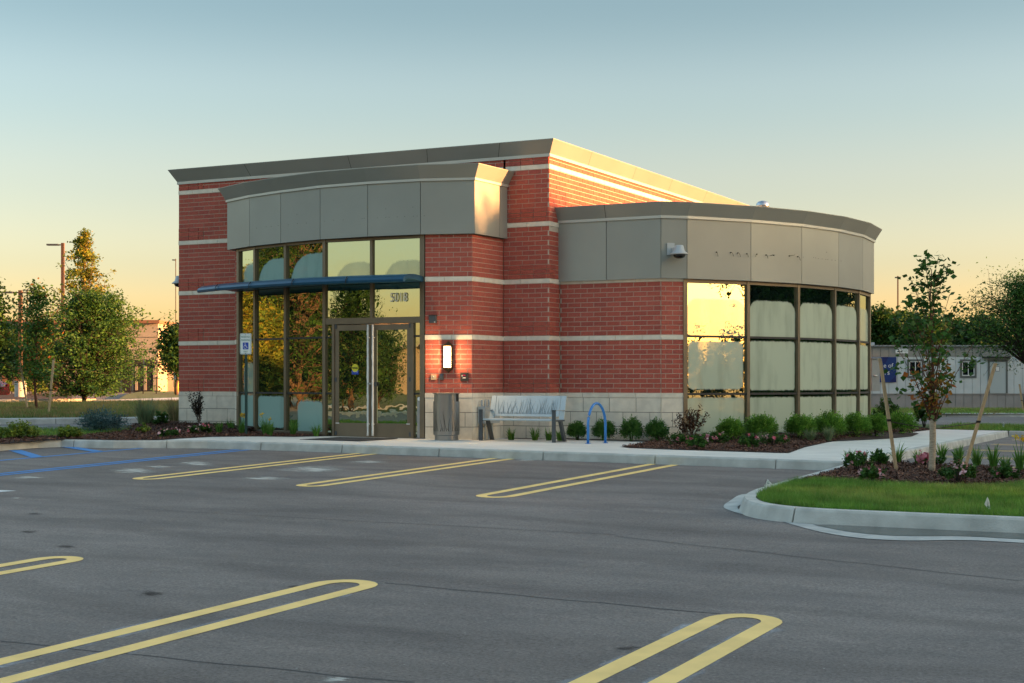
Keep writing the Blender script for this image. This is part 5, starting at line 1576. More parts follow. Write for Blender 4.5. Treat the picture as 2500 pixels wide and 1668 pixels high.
p = pl(428, 1040); tuft('tall_grass', 'straw coloured ornamental grass against the left brick corner', 'ornamental grass', p, px2m(428, 1040, 68) * 1.1, px2m(428, 1040, 58) * .75, 420, .012, G_REEDD, 'tall ornamental grasses by the left wall', 231, curl=.45, base_r=.12, erect=.15)
p = pl(392, 1046); bush('grey_green_shrub', 'grey green shrub between the two tall grasses', 'shrub', p, px2m(392, 1046, 34), px2m(392, 1046, 40), 1200, .06, G_MID, seed=240, hollow=.6)
p = pl(250, 1053); bush('blue_spruce_mound', 'low blue green spruce mound at the left edge of the mulch', 'shrub', p, px2m(250, 1053, 76), px2m(250, 1053, 36), 4200, .06, G_BLUE, seed=250, spiky=1.3, aspect=.35)
p = pl(350, 1061); bush('small_leafy_plant', 'small green leafy plant in the mulch below the tall grasses', 'plant', p, px2m(350, 1061, 30), px2m(350, 1061, 24), 260, .07, G_LIME, seed=251, hollow=.8)
for i, (px, py, w, h, lab) in enumerate([(46, 1070, 76, 32, 'yellow green spreading shrub at the far left kerb'), (168, 1069, 54, 24, 'yellow green spreading shrub left of the blue spruce mound')]):
    bush('spreading_shrub', lab, 'shrub', pl(px, py), px2m(px, py, w), px2m(px, py, h), 1800, .06, G_LIME, 'yellow green shrubs along the left kerb', seed=260 + i, hollow=.6)

# stakes and marker flags
def stake(top, bot, label, dz=.16, w=.045, group='wooden tree stakes', dZ=0.):
    b = at(*bot, dz); Z = depth_of(b[0], b[1]) + dZ
    t_ = dep(top[0], Z); tz = hz(top[1], Z)
    t = thing('tree_stake', label, 'stake', b, 0, group)
    v = Vector((t_[0] - b[0], t_[1] - b[1], tz - b[2]))
    ax = Vector((RX[0], RX[1], 0)); ay = v.cross(ax).normalized()
    MB().obox(-v * .04 - ax * w / 2 - ay * w / 2, ax * w, ay * w, v * 1.04).build('post', M_STAKE, t)
    zt = v * .42
    MB().obox(zt - ax * w * .62 - ay * w * .62, ax * w * 1.24, ay * w * 1.24, v * .022).build('tie_wrap', M_BARKD, t)
    return Vector(b) + zt
s1 = stake((2148, 875), (2187, 1141), 'pale wooden stake left of the young island tree', dz=.2)
s2 = stake((2430, 887), (2357, 1138), 'pale wooden stake right of the young island tree', dz=.2)
stake((49, 884), (67, 998), 'leaning wooden stake left of the staked tree on the far lawn', w=.06)
stake((131, 878), (119, 1009), 'wooden stake right of the staked tree on the far lawn', w=.06)
stake((2222, 925), (2233, 994), 'thin stake in front of the first trailer window', dz=.1, w=.06)
stake((2297, 922), (2291, 994), 'thin pinkish stake between the two trailer windows', dz=.1, w=.06)
stake((2489, 938), (2499, 1008), 'thin stake beyond the trailer door at the picture edge', dz=.1, w=.06)
def flag(px, py, h, label, pts, dz=.165, m=M_WHITE):
    c = at(px, py, dz); Z = depth_of(c[0], c[1]); k = Z / FPX
    t = thing('marker_flag', label, 'marker flag', c, TH, 'small white lawn marker flags')
    MB().tube([(0, 0, -.05), (0, 0, h * k)], .0025, 5).build('wire', M_STEELD, t)
    mb = MB(); q = [(x * k, .012 * math.sin(i * 1.7), z * k) for i, (x, z) in enumerate(pts)]
    mb.add(q + [(x, y + .002, z) for x, y, z in q], [tuple(range(len(q))), tuple(range(2 * len(q) - 1, len(q) - 1, -1))])
    f = mb.build('flag', m, t)
    for dz_ in (.62, .42):
        zc_ = (pts[0][1] * dz_ + pts[2][1] * (1 - dz_)) * k
        xm = sum(p[0] for p in pts) / len(pts) * k
        MB().obox((xm - 3.4 * k, -.006, zc_), (6.4 * k, 0, 1.2 * k), (0, .001, 0), (0, 0, 1.5 * k)).build('print', M_SIGNG, f)
flag(1869, 1190, 19, 'white printed marker flag leaning at the island kerb nose', [(0, 0), (-2, 4), (5, 20), (17, 7), (12, 1)])
flag(2412, 1247, 30, 'white printed marker flag drooping in the island grass', [(6, 1), (1, 4), (-9, 16), (-2, 34), (3, 26), (6, 10)])
flag(276, 1027, 8, 'white marker flag on the far lawn kerb left of the grasses', [(0, 0), (-3, 6), (-1, 10), (4, 3)], dz=.16)
flag(2449.6, 1046, 14, 'thin white marker flag on the grass beyond the right sidewalk', [(0, 1), (-2, 5), (0, 15), (2.5, 12), (2, 3)], dz=.16)
c = at(54, 1046, 0); tag(MB().box((0, 0, .06), .38, .05, .16).build('paper_scrap', M_WHITE), 'white scrap of litter lying at the far left road', 'litter').location = c

# ------------------------------------------------------------------ trees
def tree(name, label, loc, h, tr, base, rfun, n_limb, n_leaf, leaf, mats, group=None, seed=0, bark=M_BARK, up=.5, sig=.2, trunks=1, lean=(0, 0), aspect=.6, mixfun=None, inner=.35, wrap=None, twig=3, droop=0., limb=.42, rough=.22):
    """trunk with limbs and twigs, leaves in clusters along the outer twigs; rfun(u) = crown radius at relative crown height u"""
    rng = np.random.default_rng(seed + 1000)
    t = thing(name, label, 'tree', loc, 0, group)
    mb = MB(); pts = []; wts = []
    stems = []
    for k in range(trunks):
        a = 2 * math.pi * k / max(1, trunks) + rng.uniform(-.3, .3)
        sp = 0 if trunks == 1 else h * .16
        path = []
        for i in range(7):
            u = i / 6
            path.append(Vector((lean[0] * u * h + sp * u * math.cos(a) + rng.uniform(-1, 1) * .012 * h * (u > 0) * (u < 1), lean[1] * u * h + sp * u * math.sin(a) + rng.uniform(-1, 1) * .012 * h * (u > 0) * (u < 1), h * .97 * u - .08)))
        stems.append(path)
        mb.tube(path, [tr * (1 - .86 * (i / 6) ** .85) for i in range(7)], 9)
    def on(path, u):
        u = max(0, min(.999, u)) * 6; i = int(u); return path[i].lerp(path[i + 1], u - i)
    for i in range(n_limb):
        path = stems[i % trunks]
        v = ((i + rng.uniform(0, 1)) / n_limb)
        uc = v ** .9                                   # where in the crown the tip sits
        zt = base + (h - base) * min(1.0, uc * 1.0 + .02)
        az = i * 2.399 + rng.uniform(-.5, .5)
        R = rfun(uc) * (1 + rough * math.sin(3 * az + seed + 4 * uc) + .6 * rough * rng.normal())
        rr_ = R * (inner + (1 - inner) * rng.uniform(0, 1) ** .6)
        tip = Vector((rr_ * math.cos(az), rr_ * math.sin(az), zt))
        c0 = on(path, min(.96, zt / h)); tip.x += c0.x; tip.y += c0.y
        st = max(base * .75 if base > .3 else .1 * h, zt - up * rr_ - .05 * h)
        s = on(path, st / h)
        midp = s.lerp(tip, .5) + Vector((0, 0, .12 * rr_ - droop * rr_))
        r0 = tr * limb * (1 - .6 * st / h)
        mb.tube([s, s.lerp(midp, .6) , midp, midp.lerp(tip, .6), tip], [r0, r0 * .8, r0 * .6, r0 * .4, .006], 5, cap=False)
        pts.append(np.array(tip)); wts.append(1.0); pts.append(np.array(midp.lerp(tip, .5))); wts.append(.8)
        for k in range(twig):
            q = midp.lerp(tip, rng.uniform(-.2, .9)); dv_ = Vector(rng.normal(size=3)) * R * .32; dv_.z = dv_.z * .7 + .05 * R
            e = q + dv_
            mb.tube([q, q.lerp(e, .5) + Vector((0, 0, .03 * R)), e], [r0 * .3, r0 * .2, .004], 4, cap=False)
            pts.append(np.array(e)); wts.append(.9); pts.append(np.array(q.lerp(e, .55))); wts.append(.6)
    tk = mb.build('trunk', bark, t, smooth=True)
    if wrap:
        z1 = wrap; path = stems[0]; kk = max(2, int(z1 / .08))
        MB().tube([on(path, (z1 * j / kk) / h + .01) for j in range(kk + 1)], [tr * (1.16 - .1 * j / kk + .03 * (j % 2)) for j in range(kk + 1)], 12).build('trunk_wrap', M_WRAP, t, smooth=True)
    pts = np.array(pts); wts = np.array(wts); wts /= wts.sum()
    ci = rng.choice(len(pts), n_leaf, p=wts)
    s3 = np.array([sig, sig, sig * .62])
    tone = rng.uniform(size=len(pts))
    Pp = pts[ci] + rng.normal(size=(n_leaf, 3)) * s3
    keep = Pp[:, 2] > base * .55
    Pp, ci = Pp[keep], ci[keep]
    if mixfun is not None:
        mi = mixfun(Pp, rng)
    else:
        mi = np.where(tone[ci] > .75, 2, np.where(tone[ci] < .4, 1, 0))
        mi = np.where(rng.uniform(size=len(mi)) < .25, rng.integers(0, len(mats), len(mi)), mi)
    leaves('crown', Pp, leaf, mats, t, rng, aspect=aspect, midx=mi)
    return t

def oval(r, peak=.4, pw=2.0):
    return lambda u: r * max(.05, 1 - abs((u - peak) / (1 - peak if u > peak else peak + .12)) ** pw) ** .6
cone = lambda r: (lambda u: r * (.12 + .88 * (1 - u) ** .8) * min(1, .45 + u * 4))

# young maple on the island
c = at(2274.6, 1144.5, .2); Z = depth_of(c[0], c[1]); H = hz(628, Z) - c[2]
def maple_mix(Pp, rng):
    u = Pp[:, 2] / H
    m = rng.choice([0, 1, 2], len(Pp), p=[.45, .4, .15])
    turn = (rng.uniform(size=len(Pp)) < np.clip((.58 - u) * 4, 0, .62)) & (np.hypot(Pp[:, 0], Pp[:, 1]) < .42)
    return np.where(turn, rng.integers(3, 6, len(Pp)), m)
tree('young_maple', 'young maple with wrapped pale trunk and orange lower leaves on the island', c, H, .043, .95, lambda u: (.60 * min(1, (u + .05) / .42) if u < .42 else .60 * (1 - ((u - .42) / .62) ** 3)) + .03, 46, 1250, .085, G_MID + G_ORANGE, seed=3, bark=M_BARKR, up=1.6, sig=.07, aspect=.85, mixfun=maple_mix, wrap=.80, twig=2, limb=.24)
M_TIE = mat('tie_strap', (.06, .04, .03), .8)
tr_top = Vector((c[0], c[1], c[2] + .58))
mb = MB(); mb.tube([s1, tr_top], .007, 5); mb.tube([s2, tr_top], .007, 5)
tag(mb.build('tree_tie', M_TIE), 'dark straps tying the wrapped young maple to its two stakes', 'tree tie')

# left side: big bushy clump, tall maple, staked tree
c = at(205, 978, .15); Z = depth_of(c[0], c[1]); k = Z / FPX
def mapmix(Pp, rng):
    m = rng.choice([0, 1, 2], len(Pp), p=[.4, .35, .25]); return m
mp_ = dep(207, Z + 3)
tree('tall_maple', 'tall narrow yellow green maple rising behind the bushy tree', (mp_[0], mp_[1], zg(*mp_)), hz(566, Z + 3) - zg(*mp_), .11, 1.8, lambda u: 150 * k * (1 - u) ** .9 * min(1, .5 + u * 2) + .05, 90, 9500, .15, G_YEL, seed=12, up=1.9, sig=.13, twig=3)
tree('bushy_tree', 'wide bushy green multi stemmed tree on the far left lawn', c, hz(722, Z) - c[2], .085, .35, lambda u: k * (165 * min(1, .8 + u * 1.0) if u < .3 else 175 * (1 - ((u - .3) / .74) ** 1.35) + 6), 150, 30000, .135, [G_MID[0], G_MID[1], G_MID[2]], seed=14, bark=M_BARKD, up=.7, sig=.20, trunks=6, inner=.2, twig=4, lean=(.10, .05), rough=.36)
c = at(90, 999, .15); Z = depth_of(c[0], c[1]); k = Z / FPX
def stk(Pp, rng):
    return np.where(rng.uniform(size=len(Pp)) < .06, 3 + rng.integers(0, 3, len(Pp)), rng.choice([0, 1, 2], len(Pp)))
tree('staked_tree', 'slim young tree with reddish trunk between two stakes on the far lawn', c, hz(700, Z) - c[2], .055, hz(925, Z) - c[2], oval(56 * k, .35), 34, 4600, .12, G_MID + G_ORANGE, seed=15, bark=M_BARKR, up=.7, sig=.17, mixfun=stk)
chips('mulch_ring', [(c[0] + 1.25 * math.cos(a), c[1] + .9 * math.sin(a)) for a in [i * .5 for i in range(12)]], 2600, .165, .09)
for i, (px, Z, top, bw, basepy, r, lab, mt, sd) in enumerate([
        (432, 92, 800, .8, 905, 44, 'small round tree standing beside the left edge of the brick building', [G_MID[1], G_DARK[0], G_DARK[2]], 21),
        (20, 95, 812, .8, 905, 75, 'dark green tree at the left picture edge beyond the car', [G_DARK[0], G_DARK[1], G_DARK[2]], 22),
        (95, 100, 800, .8, 910, 62, 'green tree behind the light pole and the staked tree', [G_MID[1], G_DARK[0], G_DARK[2]], 23),
        (-40, 70, 690, .8, 905, 70, 'tree reaching in at the left picture edge high above the car', [G_MID[1], G_DARK[0], G_DARK[2]], 24)]):
    x, y = dep(px, Z); zz = zg(x, y); k = Z / FPX
    tree('background_tree', lab, (x, y, zz), hz(top, Z) - zz, .12, hz(basepy, Z) - zz, oval(r * k, .4), 40, 6500, .22, mt, 'trees beyond the left lawn', seed=sd, sig=.36)
for i, (px, py, w, h, lab) in enumerate([(18, 962, 36, 30, 'low clipped hedge shrub right of the red car'), (75, 965, 56, 34, 'lime hedge shrub at the foot of the light pole'), (115, 964, 54, 40, 'lime hedge shrub behind the right wooden stake'), (163, 968, 40, 26, 'lime hedge shrub left of the bushy tree stems'), (232, 972, 34, 34, 'lime hedge shrub right of the bushy tree stems')]):
    bush('hedge_shrub', lab, 'shrub', at(px, py, .15), px2m(px, py, w), px2m(px, py, h), 1100, .14, G_LIME, 'hedge shrubs by the far left kerb', seed=300 + i)

# right side: spreading tree and dense trees beyond the trailer
x, y = dep(2506, 63); zz = zg(x, y); k = 63 / FPX
tree('spreading_tree', 'large feathery spreading tree overhanging the office trailer roof', (x, y, zz), hz(686, 63) - zz, .16, hz(838, 63) - zz, lambda u: k * (150 * (1 - max(0, u - .25) ** 1.5 * 1.15) * min(1, .75 + u * 2)), 90, 22000, .125, [G_MID[0], G_MID[1], G_MID[2]], seed=33, bark=M_BARKD, up=.5, sig=.30, inner=.3, lean=(-.01, 0), aspect=.4, twig=5)
for i, (px, Z, top, r, lab) in enumerate([(2150, 92, 762, 52, 'dense green tree just right of the curved glass corner'), (2205, 98, 768, 48, 'dense green tree behind the blue banner end of the trailer'), (2262, 90, 778, 50, 'dense green tree behind the young maple'),
                                          (2330, 96, 790, 60, 'dense green tree between the maple and the spreading tree'), (2090, 96, 790, 55, 'dense green tree half hidden by the glass corner'), (2400, 94, 780, 60, 'dense green tree behind the spreading tree')]):
    x, y = dep(px, Z); zz = zg(x, y); kk = Z / FPX
    tree('dense_tree', lab, (x, y, zz), hz(top, Z) - zz, .14, 1.2, oval(r * kk, .45, 2.4), 60, 9000, .24, [G_MID[1], G_DARK[0], G_DARK[2]], 'dense trees beyond the trailer', seed=50 + i, bark=M_BARKD, sig=.42, inner=.2)

# trees to the right that keep the low sun off the lot
rt = random.Random(5)
proto = []
for i, (h, r, m) in enumerate([(10.0, 2.8, [G_MID[1], G_DARK[0], G_DARK[2]]), (9.5, 3.0, [G_DARK[0], G_DARK[1], G_DARK[2]])]):
    proto.append((h, i, r, m))
spots = [(39, -40), (40, -35), (38.5, -30), (41, -25.5), (39, -21), (40.5, -16.5), (38.5, -12), (40, -7.5), (40.5, 4.5), (38.5, 8.8), (40, 13), (38.5, 17.3), (37.5, 21.5), (36, 25.5), (35, 29.5), (31.5, 33), (28, 36), (24.5, 38), (43, -38), (44, -28), (44, -18), (44, -9.5), (44, 6.5), (43.5, 15), (42, 24), (38.5, 33), (34, 38), (47, -33), (47, -12), (47, 11), (46, 30), (41.8, 15.2), (40.7, 14.3), (40.2, 16.3), (41.2, 17.6), (40.9, 20.8), (41.5, 10.8), (41, 19.4), (40, 23.5), (40, 43), (37, 46), (42, 49), (44, 55), (45, 61), (46, 67), (48, 74), (50, 81), (52, 90)]  # extra trees added among these to block sun on fascia and trailer
made = {}
for i, (x, y) in enumerate(spots):
    h, kd, r, m = proto[i % 2]
    if kd not in made:
        made[kd] = tree('roadside_tree', 'leafy roadside tree beyond the right edge of the lot', (x, y, zg(x, y)), h, .15, .35, oval(r * 1.12, .60, 3.4), 90, 22000, .27, m, 'roadside trees shading the lot from the right', seed=400 + kd, bark=M_BARKD, sig=.42, inner=.15)
    else:
        dup(made[kd], (x, y, zg(x, y)), rt.uniform(0, 6), rt.uniform(.93, 1.06))
for x, y in ((78, 5), (82, 10.5), (79, 16), (84, 22)):
    dup(made[0], (x, y, zg(x, y)), rt.uniform(0, 6), 1.4)  # unseen far trees added to stop sun coming through the gap
# unseen hedge row added to block the low sun under the crowns
hb = None
for i in range(26):
    x, y = 49.5 + rt.uniform(-.4, .4), -46 + i * 3.6
    if hb is None: hb = bush('hedge', 'hedge plant of the added sun-blocking row beyond the right edge of the lot', 'hedge', (x, y, zg(x, y)), 4.6, 4.0, 5200, .2, [G_DARK[0], G_DARK[1], G_DARK[2]], 'added sun-blocking hedge row right of the lot', seed=450)
    else: dup(hb, (x, y, zg(x, y)), rt.uniform(0, 6), rt.uniform(.92, 1.05))

# behind the camera: what the front glass mirrors
facets = [(GE[i], GE[i + 1]) for i in range(4)]
def rz_(px, py, Zm): return EYE + (933 - py) * Zm / FPX
REFL = [(660, 0, 1, 46, 9.5, 3.6, 1), (690, 0, 1, 40, 8.0, 3.0, 0), (705, 0, 2, 46, 11.5, 4.2, 0), (735, 0, 2, 40, 12.0, 4.0, 0), (770, 0, 2, 44, 11.0, 3.6, 1), (800, 0, 2, 50, 11.0, 3.6, 1), (600, 0, 0, 44, 6.6, 2.6, 2), (640, 0, 1, 36, 4.4, 2.2, 2), (660, 0, 1, 32, 3.9, 1.6, 2), (862, 0, 3, 56, 7.4, 1.7, 1), (838, 0, 3, 64, 5.2, 1.6, 1), (925, 0, 3, 66, 5.4, 1.7, 1)]
mm = [[G_MID[1], G_DARK[0], G_DARK[2]], [G_DARK[0], G_DARK[1], G_MID[1]], G_YEL]
for i, (px, _, fi, d, h, r, mk) in enumerate(REFL):
    x, y = mirror(px, facets[fi][0], facets[fi][1], d)
    tree('lot_tree', ['tall leafy tree across the lot behind the viewpoint', 'dark leafy tree across the lot behind the viewpoint', 'yellow green bushy tree across the lot behind the viewpoint'][mk], (x, y, zg(x, y)), h, .16, h * .22 if fi != 2 else .8, oval(r, .45, 2.4), 80, 20000, .15, mm[mk], 'trees across the lot behind the viewpoint', seed=500 + i, sig=.42, inner=.2)
# lawn, kerb, path and the pale building across the lot
mb = MB()
prof_ = [(-47, zg(-20, -47) + .12), (-56, -.45), (-66, .05), (-84, .25), (-130, .3)]
for (ya, za), (yb, zb_) in zip(prof_, prof_[1:]):
    mb.quad((-95, yb, zb_), (45, yb, zb_), (45, ya, za), (-95, ya, za))
mb.build('lawn_across', M_TURF)['kind'] = 'structure'
kerb_run([(36, -46.1), (-75, -46.1)], kerbL, w=.9, h=.2, joint=12, inner=+1)
mb = MB(); mb.quad((-95, -60.2, -.235), (45, -60.2, -.235), (45, -57.8, -.355), (-95, -57.8, -.355)); mb.build('path_across', M_CONC)['kind'] = 'structure'
t = thing('pale_building', 'long pale rendered building across the lawn behind the viewpoint', 'building', (-20, -100, .25), 0)
M_CREAM = mat('cream_render', (.36, .31, .23), .9, var=.06, scale=.6)
MB().box((0, 0, 2.2), 90, 10, 4.4).build('wall', M_CREAM, t); MB().box((0, 0, 4.5), 91, 11, .25).build('roof', M_ROOF, t)
for k in range(9): MB().box((-40 + k * 10, 5.02, 1.7), 3, .1, 2.2).build('window', M_BLACK, t)

# far-off wood that closes the horizon
nw = 70000
ang_ = RNG.uniform(-.95, .95, nw); rad_ = 185 + RNG.uniform(-14, 14, nw)
wx = CX + rad_ * (np.sin(ang_) * RX[0] + np.cos(ang_) * FX[0]); wy = CY + rad_ * (np.sin(ang_) * RX[1] + np.cos(ang_) * FX[1])
top_ = 5.6 + 1.1 * np.sin(ang_ * 31) + .8 * np.sin(ang_ * 73 + 1) + .5 * np.sin(ang_ * 171)
wz = -.3 + top_ * RNG.uniform(0, 1, nw) ** .8
wood = leaves('distant_wood', np.column_stack([wx, wy, wz]), 1.1, [G_DARK[0], G_DARK[1], G_DARK[2]], aspect=.7)
wood['kind'] = 'stuff'; wood['label'] = 'far dark line of woodland closing the horizon'

# ------------------------------------------------------------------ office trailer
ZT_ = 72.0
x0, y0 = dep(2131, ZT_)
LX = lambda px: (px - 2131) / FPX * ZT_
zb0 = zg(x0, y0)
t = thing('office_trailer', 'long pale grey office trailer with grooved siding, sliding windows and a door', 'trailer', (x0, y0, zb0), TH)
hzl = lambda py: hz(py, ZT_) - zb0
M_SID = mat('siding_pale', (.58, .62, .61), .75, var=.06, scale=1.5); M_SID2 = mat('siding_grey', (.27, .275, .25), .75, var=.06, scale=1.5); M_SKIRT = mat('skirting_grey', (.32, .30, .28), .8, var=.1, scale=1.5)
TX0, TX1 = -4.5, 11.0
M_TRIMG = mat('trailer_trim', (.13, .14, .13), .7)
MB().box(((TX0 + TX1) / 2, 1.62, (hzl(846)) / 2), TX1 - TX0 - .02, 3.2, hzl(846) - .02).build('shell', M_SID2, t)
mb = MB(); mb.box(((TX0 + TX1) / 2, 1.6, hzl(845.5)), TX1 - TX0 + .1, 3.5, .05)
for i in range(int((TX1 - TX0) / .22)): mb.box((TX0 + .1 + i * .22, .0, hzl(845.5) + .035), .09, .5, .03)
mb.build('roof', M_STEEL, t)
wnd = [(LX(2214), LX(2254)), (LX(2343), LX(2383))]
dr = (LX(2411), LX(2459))
bw_ = .405
for i in range(int((TX1 - TX0) / bw_)):
    xa = TX0 + i * bw_
    for nm, z0, z1, m, pr in (('fascia_board', hzl(871), hzl(847), M_SID2, .035), ('siding_board', hzl(961), hzl(871.4), M_SID, .02), ('skirting_board', .02, hzl(963.5), M_SKIRT, .0)):
        MB().box((xa + bw_ / 2, -.01 - pr / 2, (z0 + z1) / 2), bw_ - .018, .02 + pr, z1 - z0).build(nm, m, t)
mb = MB(); mb.box(((TX0 + TX1) / 2, -.03, hzl(962.3)), TX1 - TX0, .05, .045); mb.build('belt_rail', M_SKIRT, t)
M_PANE = bpy.data.materials.new('trailer_glass'); n, l = nodes_of(M_PANE); n['Principled BSDF'].inputs['Base Color'].default_value = (.01, .014, .016, 1); n['Principled BSDF'].inputs['Roughness'].default_value = .04
for xa, xb in wnd:
    za, zb = hzl(922.5), hzl(877.5)
    mb = MB(); q = .1
    for bx in ((xa, xb, zb - q, zb), (xa, xb, za, za + q), (xa, xa + q, za + q, zb - q), (xb - q, xb, za + q, zb - q)):
        mb.box(((bx[0] + bx[1]) / 2, -.055, (bx[2] + bx[3]) / 2), bx[1] - bx[0], .05, bx[3] - bx[2])
    w_ = mb.build('window', M_TRIMG, t)
    mb = MB(); r = .035; xa2, xb2, za2, zb2 = xa + q, xb - q, za + q, zb - q
    for bx in ((xa2, xb2, zb2 - r, zb2), (xa2, xb2, za2, za2 + r), (xa2, xa2 + r, za2 + r, zb2 - r), (xb2 - r, xb2, za2 + r, zb2 - r), ((xa2 + xb2) / 2 - r / 2, (xa2 + xb2) / 2 + r / 2, za2 + r, zb2 - r)):
        mb.box(((bx[0] + bx[1]) / 2, -.05, (bx[2] + bx[3]) / 2), bx[1] - bx[0], .04, bx[3] - bx[2])
    mb.build('sash', M_WHITE, w_)
    MB().box(((xa2 + xb2) / 2, -.043, (za2 + zb2) / 2), xb2 - xa2, .012, zb2 - za2).build('pane', M_PANE, w_)
za, zb = hzl(960.5), hzl(879)
mb = MB()
for bx in ((dr[0], dr[0] + .09, za, zb), (dr[1] - .09, dr[1], za, zb), (dr[0] + .09, dr[1] - .09, zb - .09, zb)): mb.box(((bx[0] + bx[1]) / 2, -.055, (bx[2] + bx[3]) / 2), bx[1] - bx[0], .05, bx[3] - bx[2])
mb.build('door_frame', M_TRIMG, t)
d_ = MB().box(((dr[0] + dr[1]) / 2, -.05, (za + zb - .09) / 2), dr[1] - dr[0] - .19, .04, zb - za - .1).build('door', mat('door_pale', (.46, .51, .50), .6), t)
nx = LX(2434); nz_ = hzl(901)
MB().box((nx, -.075, nz_), .20, .01, .24).build('notice', M_STEELD, d_); MB().box((nx, -.082, nz_), .16, .01, .20).build('notice_paper', M_WHITE, d_)
MB().tube([(dr[0] + .15, -.07, (za + zb) / 2 - .1), (dr[0] + .15, -.13, (za + zb) / 2 - .1)], .03, 10).build('door_knob', M_STEEL, d_)
MB().box((LX(2430), -.18, hzl(872.5)), 1.32, .30, .06).build('door_canopy', M_BLACK, t); MB().lathe([(.06, 0), (.07, -.08), (.03, -.12)], 12, (LX(2463), -.12, hzl(874))).build('porch_light', M_WHITE, t)
# company board and the blue banner
b_ = MB().box((LX(2200.8), -.075, hzl(855.5)), LX(2216) - LX(2185.5), .02, hzl(848) - hzl(863)).build('name_board', M_SIGNW, t)
tx = mat('board_text', (.015, .05, .05), .6)
text('board_lettering', 'McDONALD', .118, b_, (LX(2200.8), -.0865, hzl(851.3)), X3, Z3, tx, .0005)
text('board_lettering', 'UNITS', .075, b_, (LX(2209.6), -.0865, hzl(857.6)), X3, Z3, tx, .0005)
mb = MB()
for q in (0, .14): mb.add([(LX(2188) + q, -.0865, hzl(860)), (LX(2188) + q + .12, -.0865, hzl(860)), (LX(2188) + q + .17, -.0865, hzl(855.5)), (LX(2188) + q + .05, -.0865, hzl(857.5))], [(0, 1, 2, 3)])
mb.build('board_mark', tx, b_)
bn_ = tag(MB().box((0, 0, 0), LX(2187) - LX(2118), .02, hzl(872) - hzl(933.5)).build('banner', mat('banner_blue', (.008, .035, .17), .5)), 'dark blue banner with white lettering hung on the trailer wall', 'banner')
O = Vector((x0, y0, zb0)); RL = Vector((RX[0], RX[1], 0)); FL = Vector((FX[0], FX[1], 0))
bn_.location = O + RL * ((LX(2118) + LX(2187)) / 2) - FL * .085 + Z3 * ((hzl(872) + hzl(933.5)) / 2); bn_.rotation_euler = (0, 0, TH)
cx_ = (LX(2118) + LX(2187)) / 2; cz_ = (hzl(872) + hzl(933.5)) / 2
def bp_(px, py, off=.012): return (LX(px) - cx_, -off, hzl(py) - cz_)
MB().add([bp_(2154, 872.2, .0105), bp_(2168, 872.2, .0105), bp_(2160, 888, .0105), bp_(2154, 886, .0105)], [(0, 1, 2, 3)]).build('banner_facet', mat('banner_dark', (.006, .014, .11), .5), bn_)
MB().add([bp_(2170, 933.3, .0105), bp_(2186.9, 933.3, .0105), bp_(2186.9, 916, .0105)], [(0, 1, 2)]).build('banner_facet', mat('banner_dark', (.006, .014, .11), .5), bn_)
text('banner_lettering', 'e of', .30, bn_, bp_(2167.3, 893), X3, Z3, M_WHITE, .001)
text('banner_lettering', 'rs', .34, bn_, bp_(2164.6, 910), X3, Z3, M_WHITE, .001)
MB().box((LX(2137), .6, hzl(843)), .18, .2, .3).build('roof_vent', M_CAM, t)

# utility cabinet behind the glass corner
c = dep(2138, 40.5); zc0 = zg(*c); hc = lambda py: hz(py, 40.5) - zc0
t = thing('utility_cabinet', 'tall pale grey utility cabinet at the far end of the curved glass', 'cabinet', (c[0], c[1], zc0), TH)
w_ = 20 / FPX * 40.5
MB().box((0, .15, (hc(955) + hc(876)) / 2), w_, .3, hc(876) - hc(955)).build('housing', M_SIGNW if False else mat('cabinet_grey', (.44, .45, .41), .6, var=.05), t)
MB().box((0, .14, hc(874.5)), w_ + .04, .36, .03).build('lid', M_CAM, t)
MB().box((0, .15, hc(955) / 2), w_ * .6, .2, hc(955)).build('pedestal', M_STEELD, t)
MB().lathe([(.055, 0), (.05, .02), (.001, .025)], 16, (0, 0, 0)).build('latch', M_LETTER, t).location = (0.0, -.005, hc(918)); t.children[-1].rotation_euler = (math.pi / 2, 0, 0)

# ------------------------------------------------------------------ light poles
M_POLE = mat('pole_brown', (.10, .055, .032), .6, var=.1)
def light_pole(px, Z, top, base_py, wpx, heads, label, plinth=0., m=M_POLE):
    x, y = dep(px, Z); z0 = zg(x, y); k = Z / FPX; H = hz(top, Z) - z0
    t = thing('light_pole', label, 'light pole', (x, y, z0), TH, 'parking lot light poles')
    w = wpx * k
    MB().box((0, 0, H / 2 + plinth / 2), w, w, H - plinth).build('pole', m, t)
    if plinth: MB().lathe([(w * 1.7, 0), (w * 1.7, plinth - .03), (w * 1.6, plinth)], 20).build('plinth', M_KERB, t)
    for d0, d1, dz in heads:
        a, b = d0 * k, d1 * k
        MB().tube([(0, 0, H - .12), (a, 0, H - .12 + dz * k * .3)], w * .16 + .01, 6).build('arm', m, t)
        mb = MB(); mb.obox((min(a, b), -.18, H - .16 + dz * k * .3), (abs(b - a), 0, 0), (0, .36, 0), (0, 0, .09)); mb.build('lamp_head', M_STEELD, t)
    return t
light_pole(50, 80, 709, 969, 8.2, [(-18, -46, 0), (22, 38, -4)], 'nearest brown light pole with a concrete foot beside the staked tree', 1.0)
light_pole(153.3, 90, 593.5, 980, 7, [(-10, -38, 1)], 'tallest brown light pole, rising behind the bushy tree', 0)
light_pole(66.5, 150, 706, 960, 2.4, [(-3, -10, 0), (3, 12, 0)], 'thin distant light pole with a double head on the left', 0)
light_pole(2192, 112, 674, 980, 2.8, [(-1, -6, 0), (1, 6, 0)], 'thin dark light pole above the trees on the right', 0)
light_pole(429, 140, 632, 960, 1.6, [(-1, -8, 0)], 'distant light pole arm peeking past the left wall', 0)

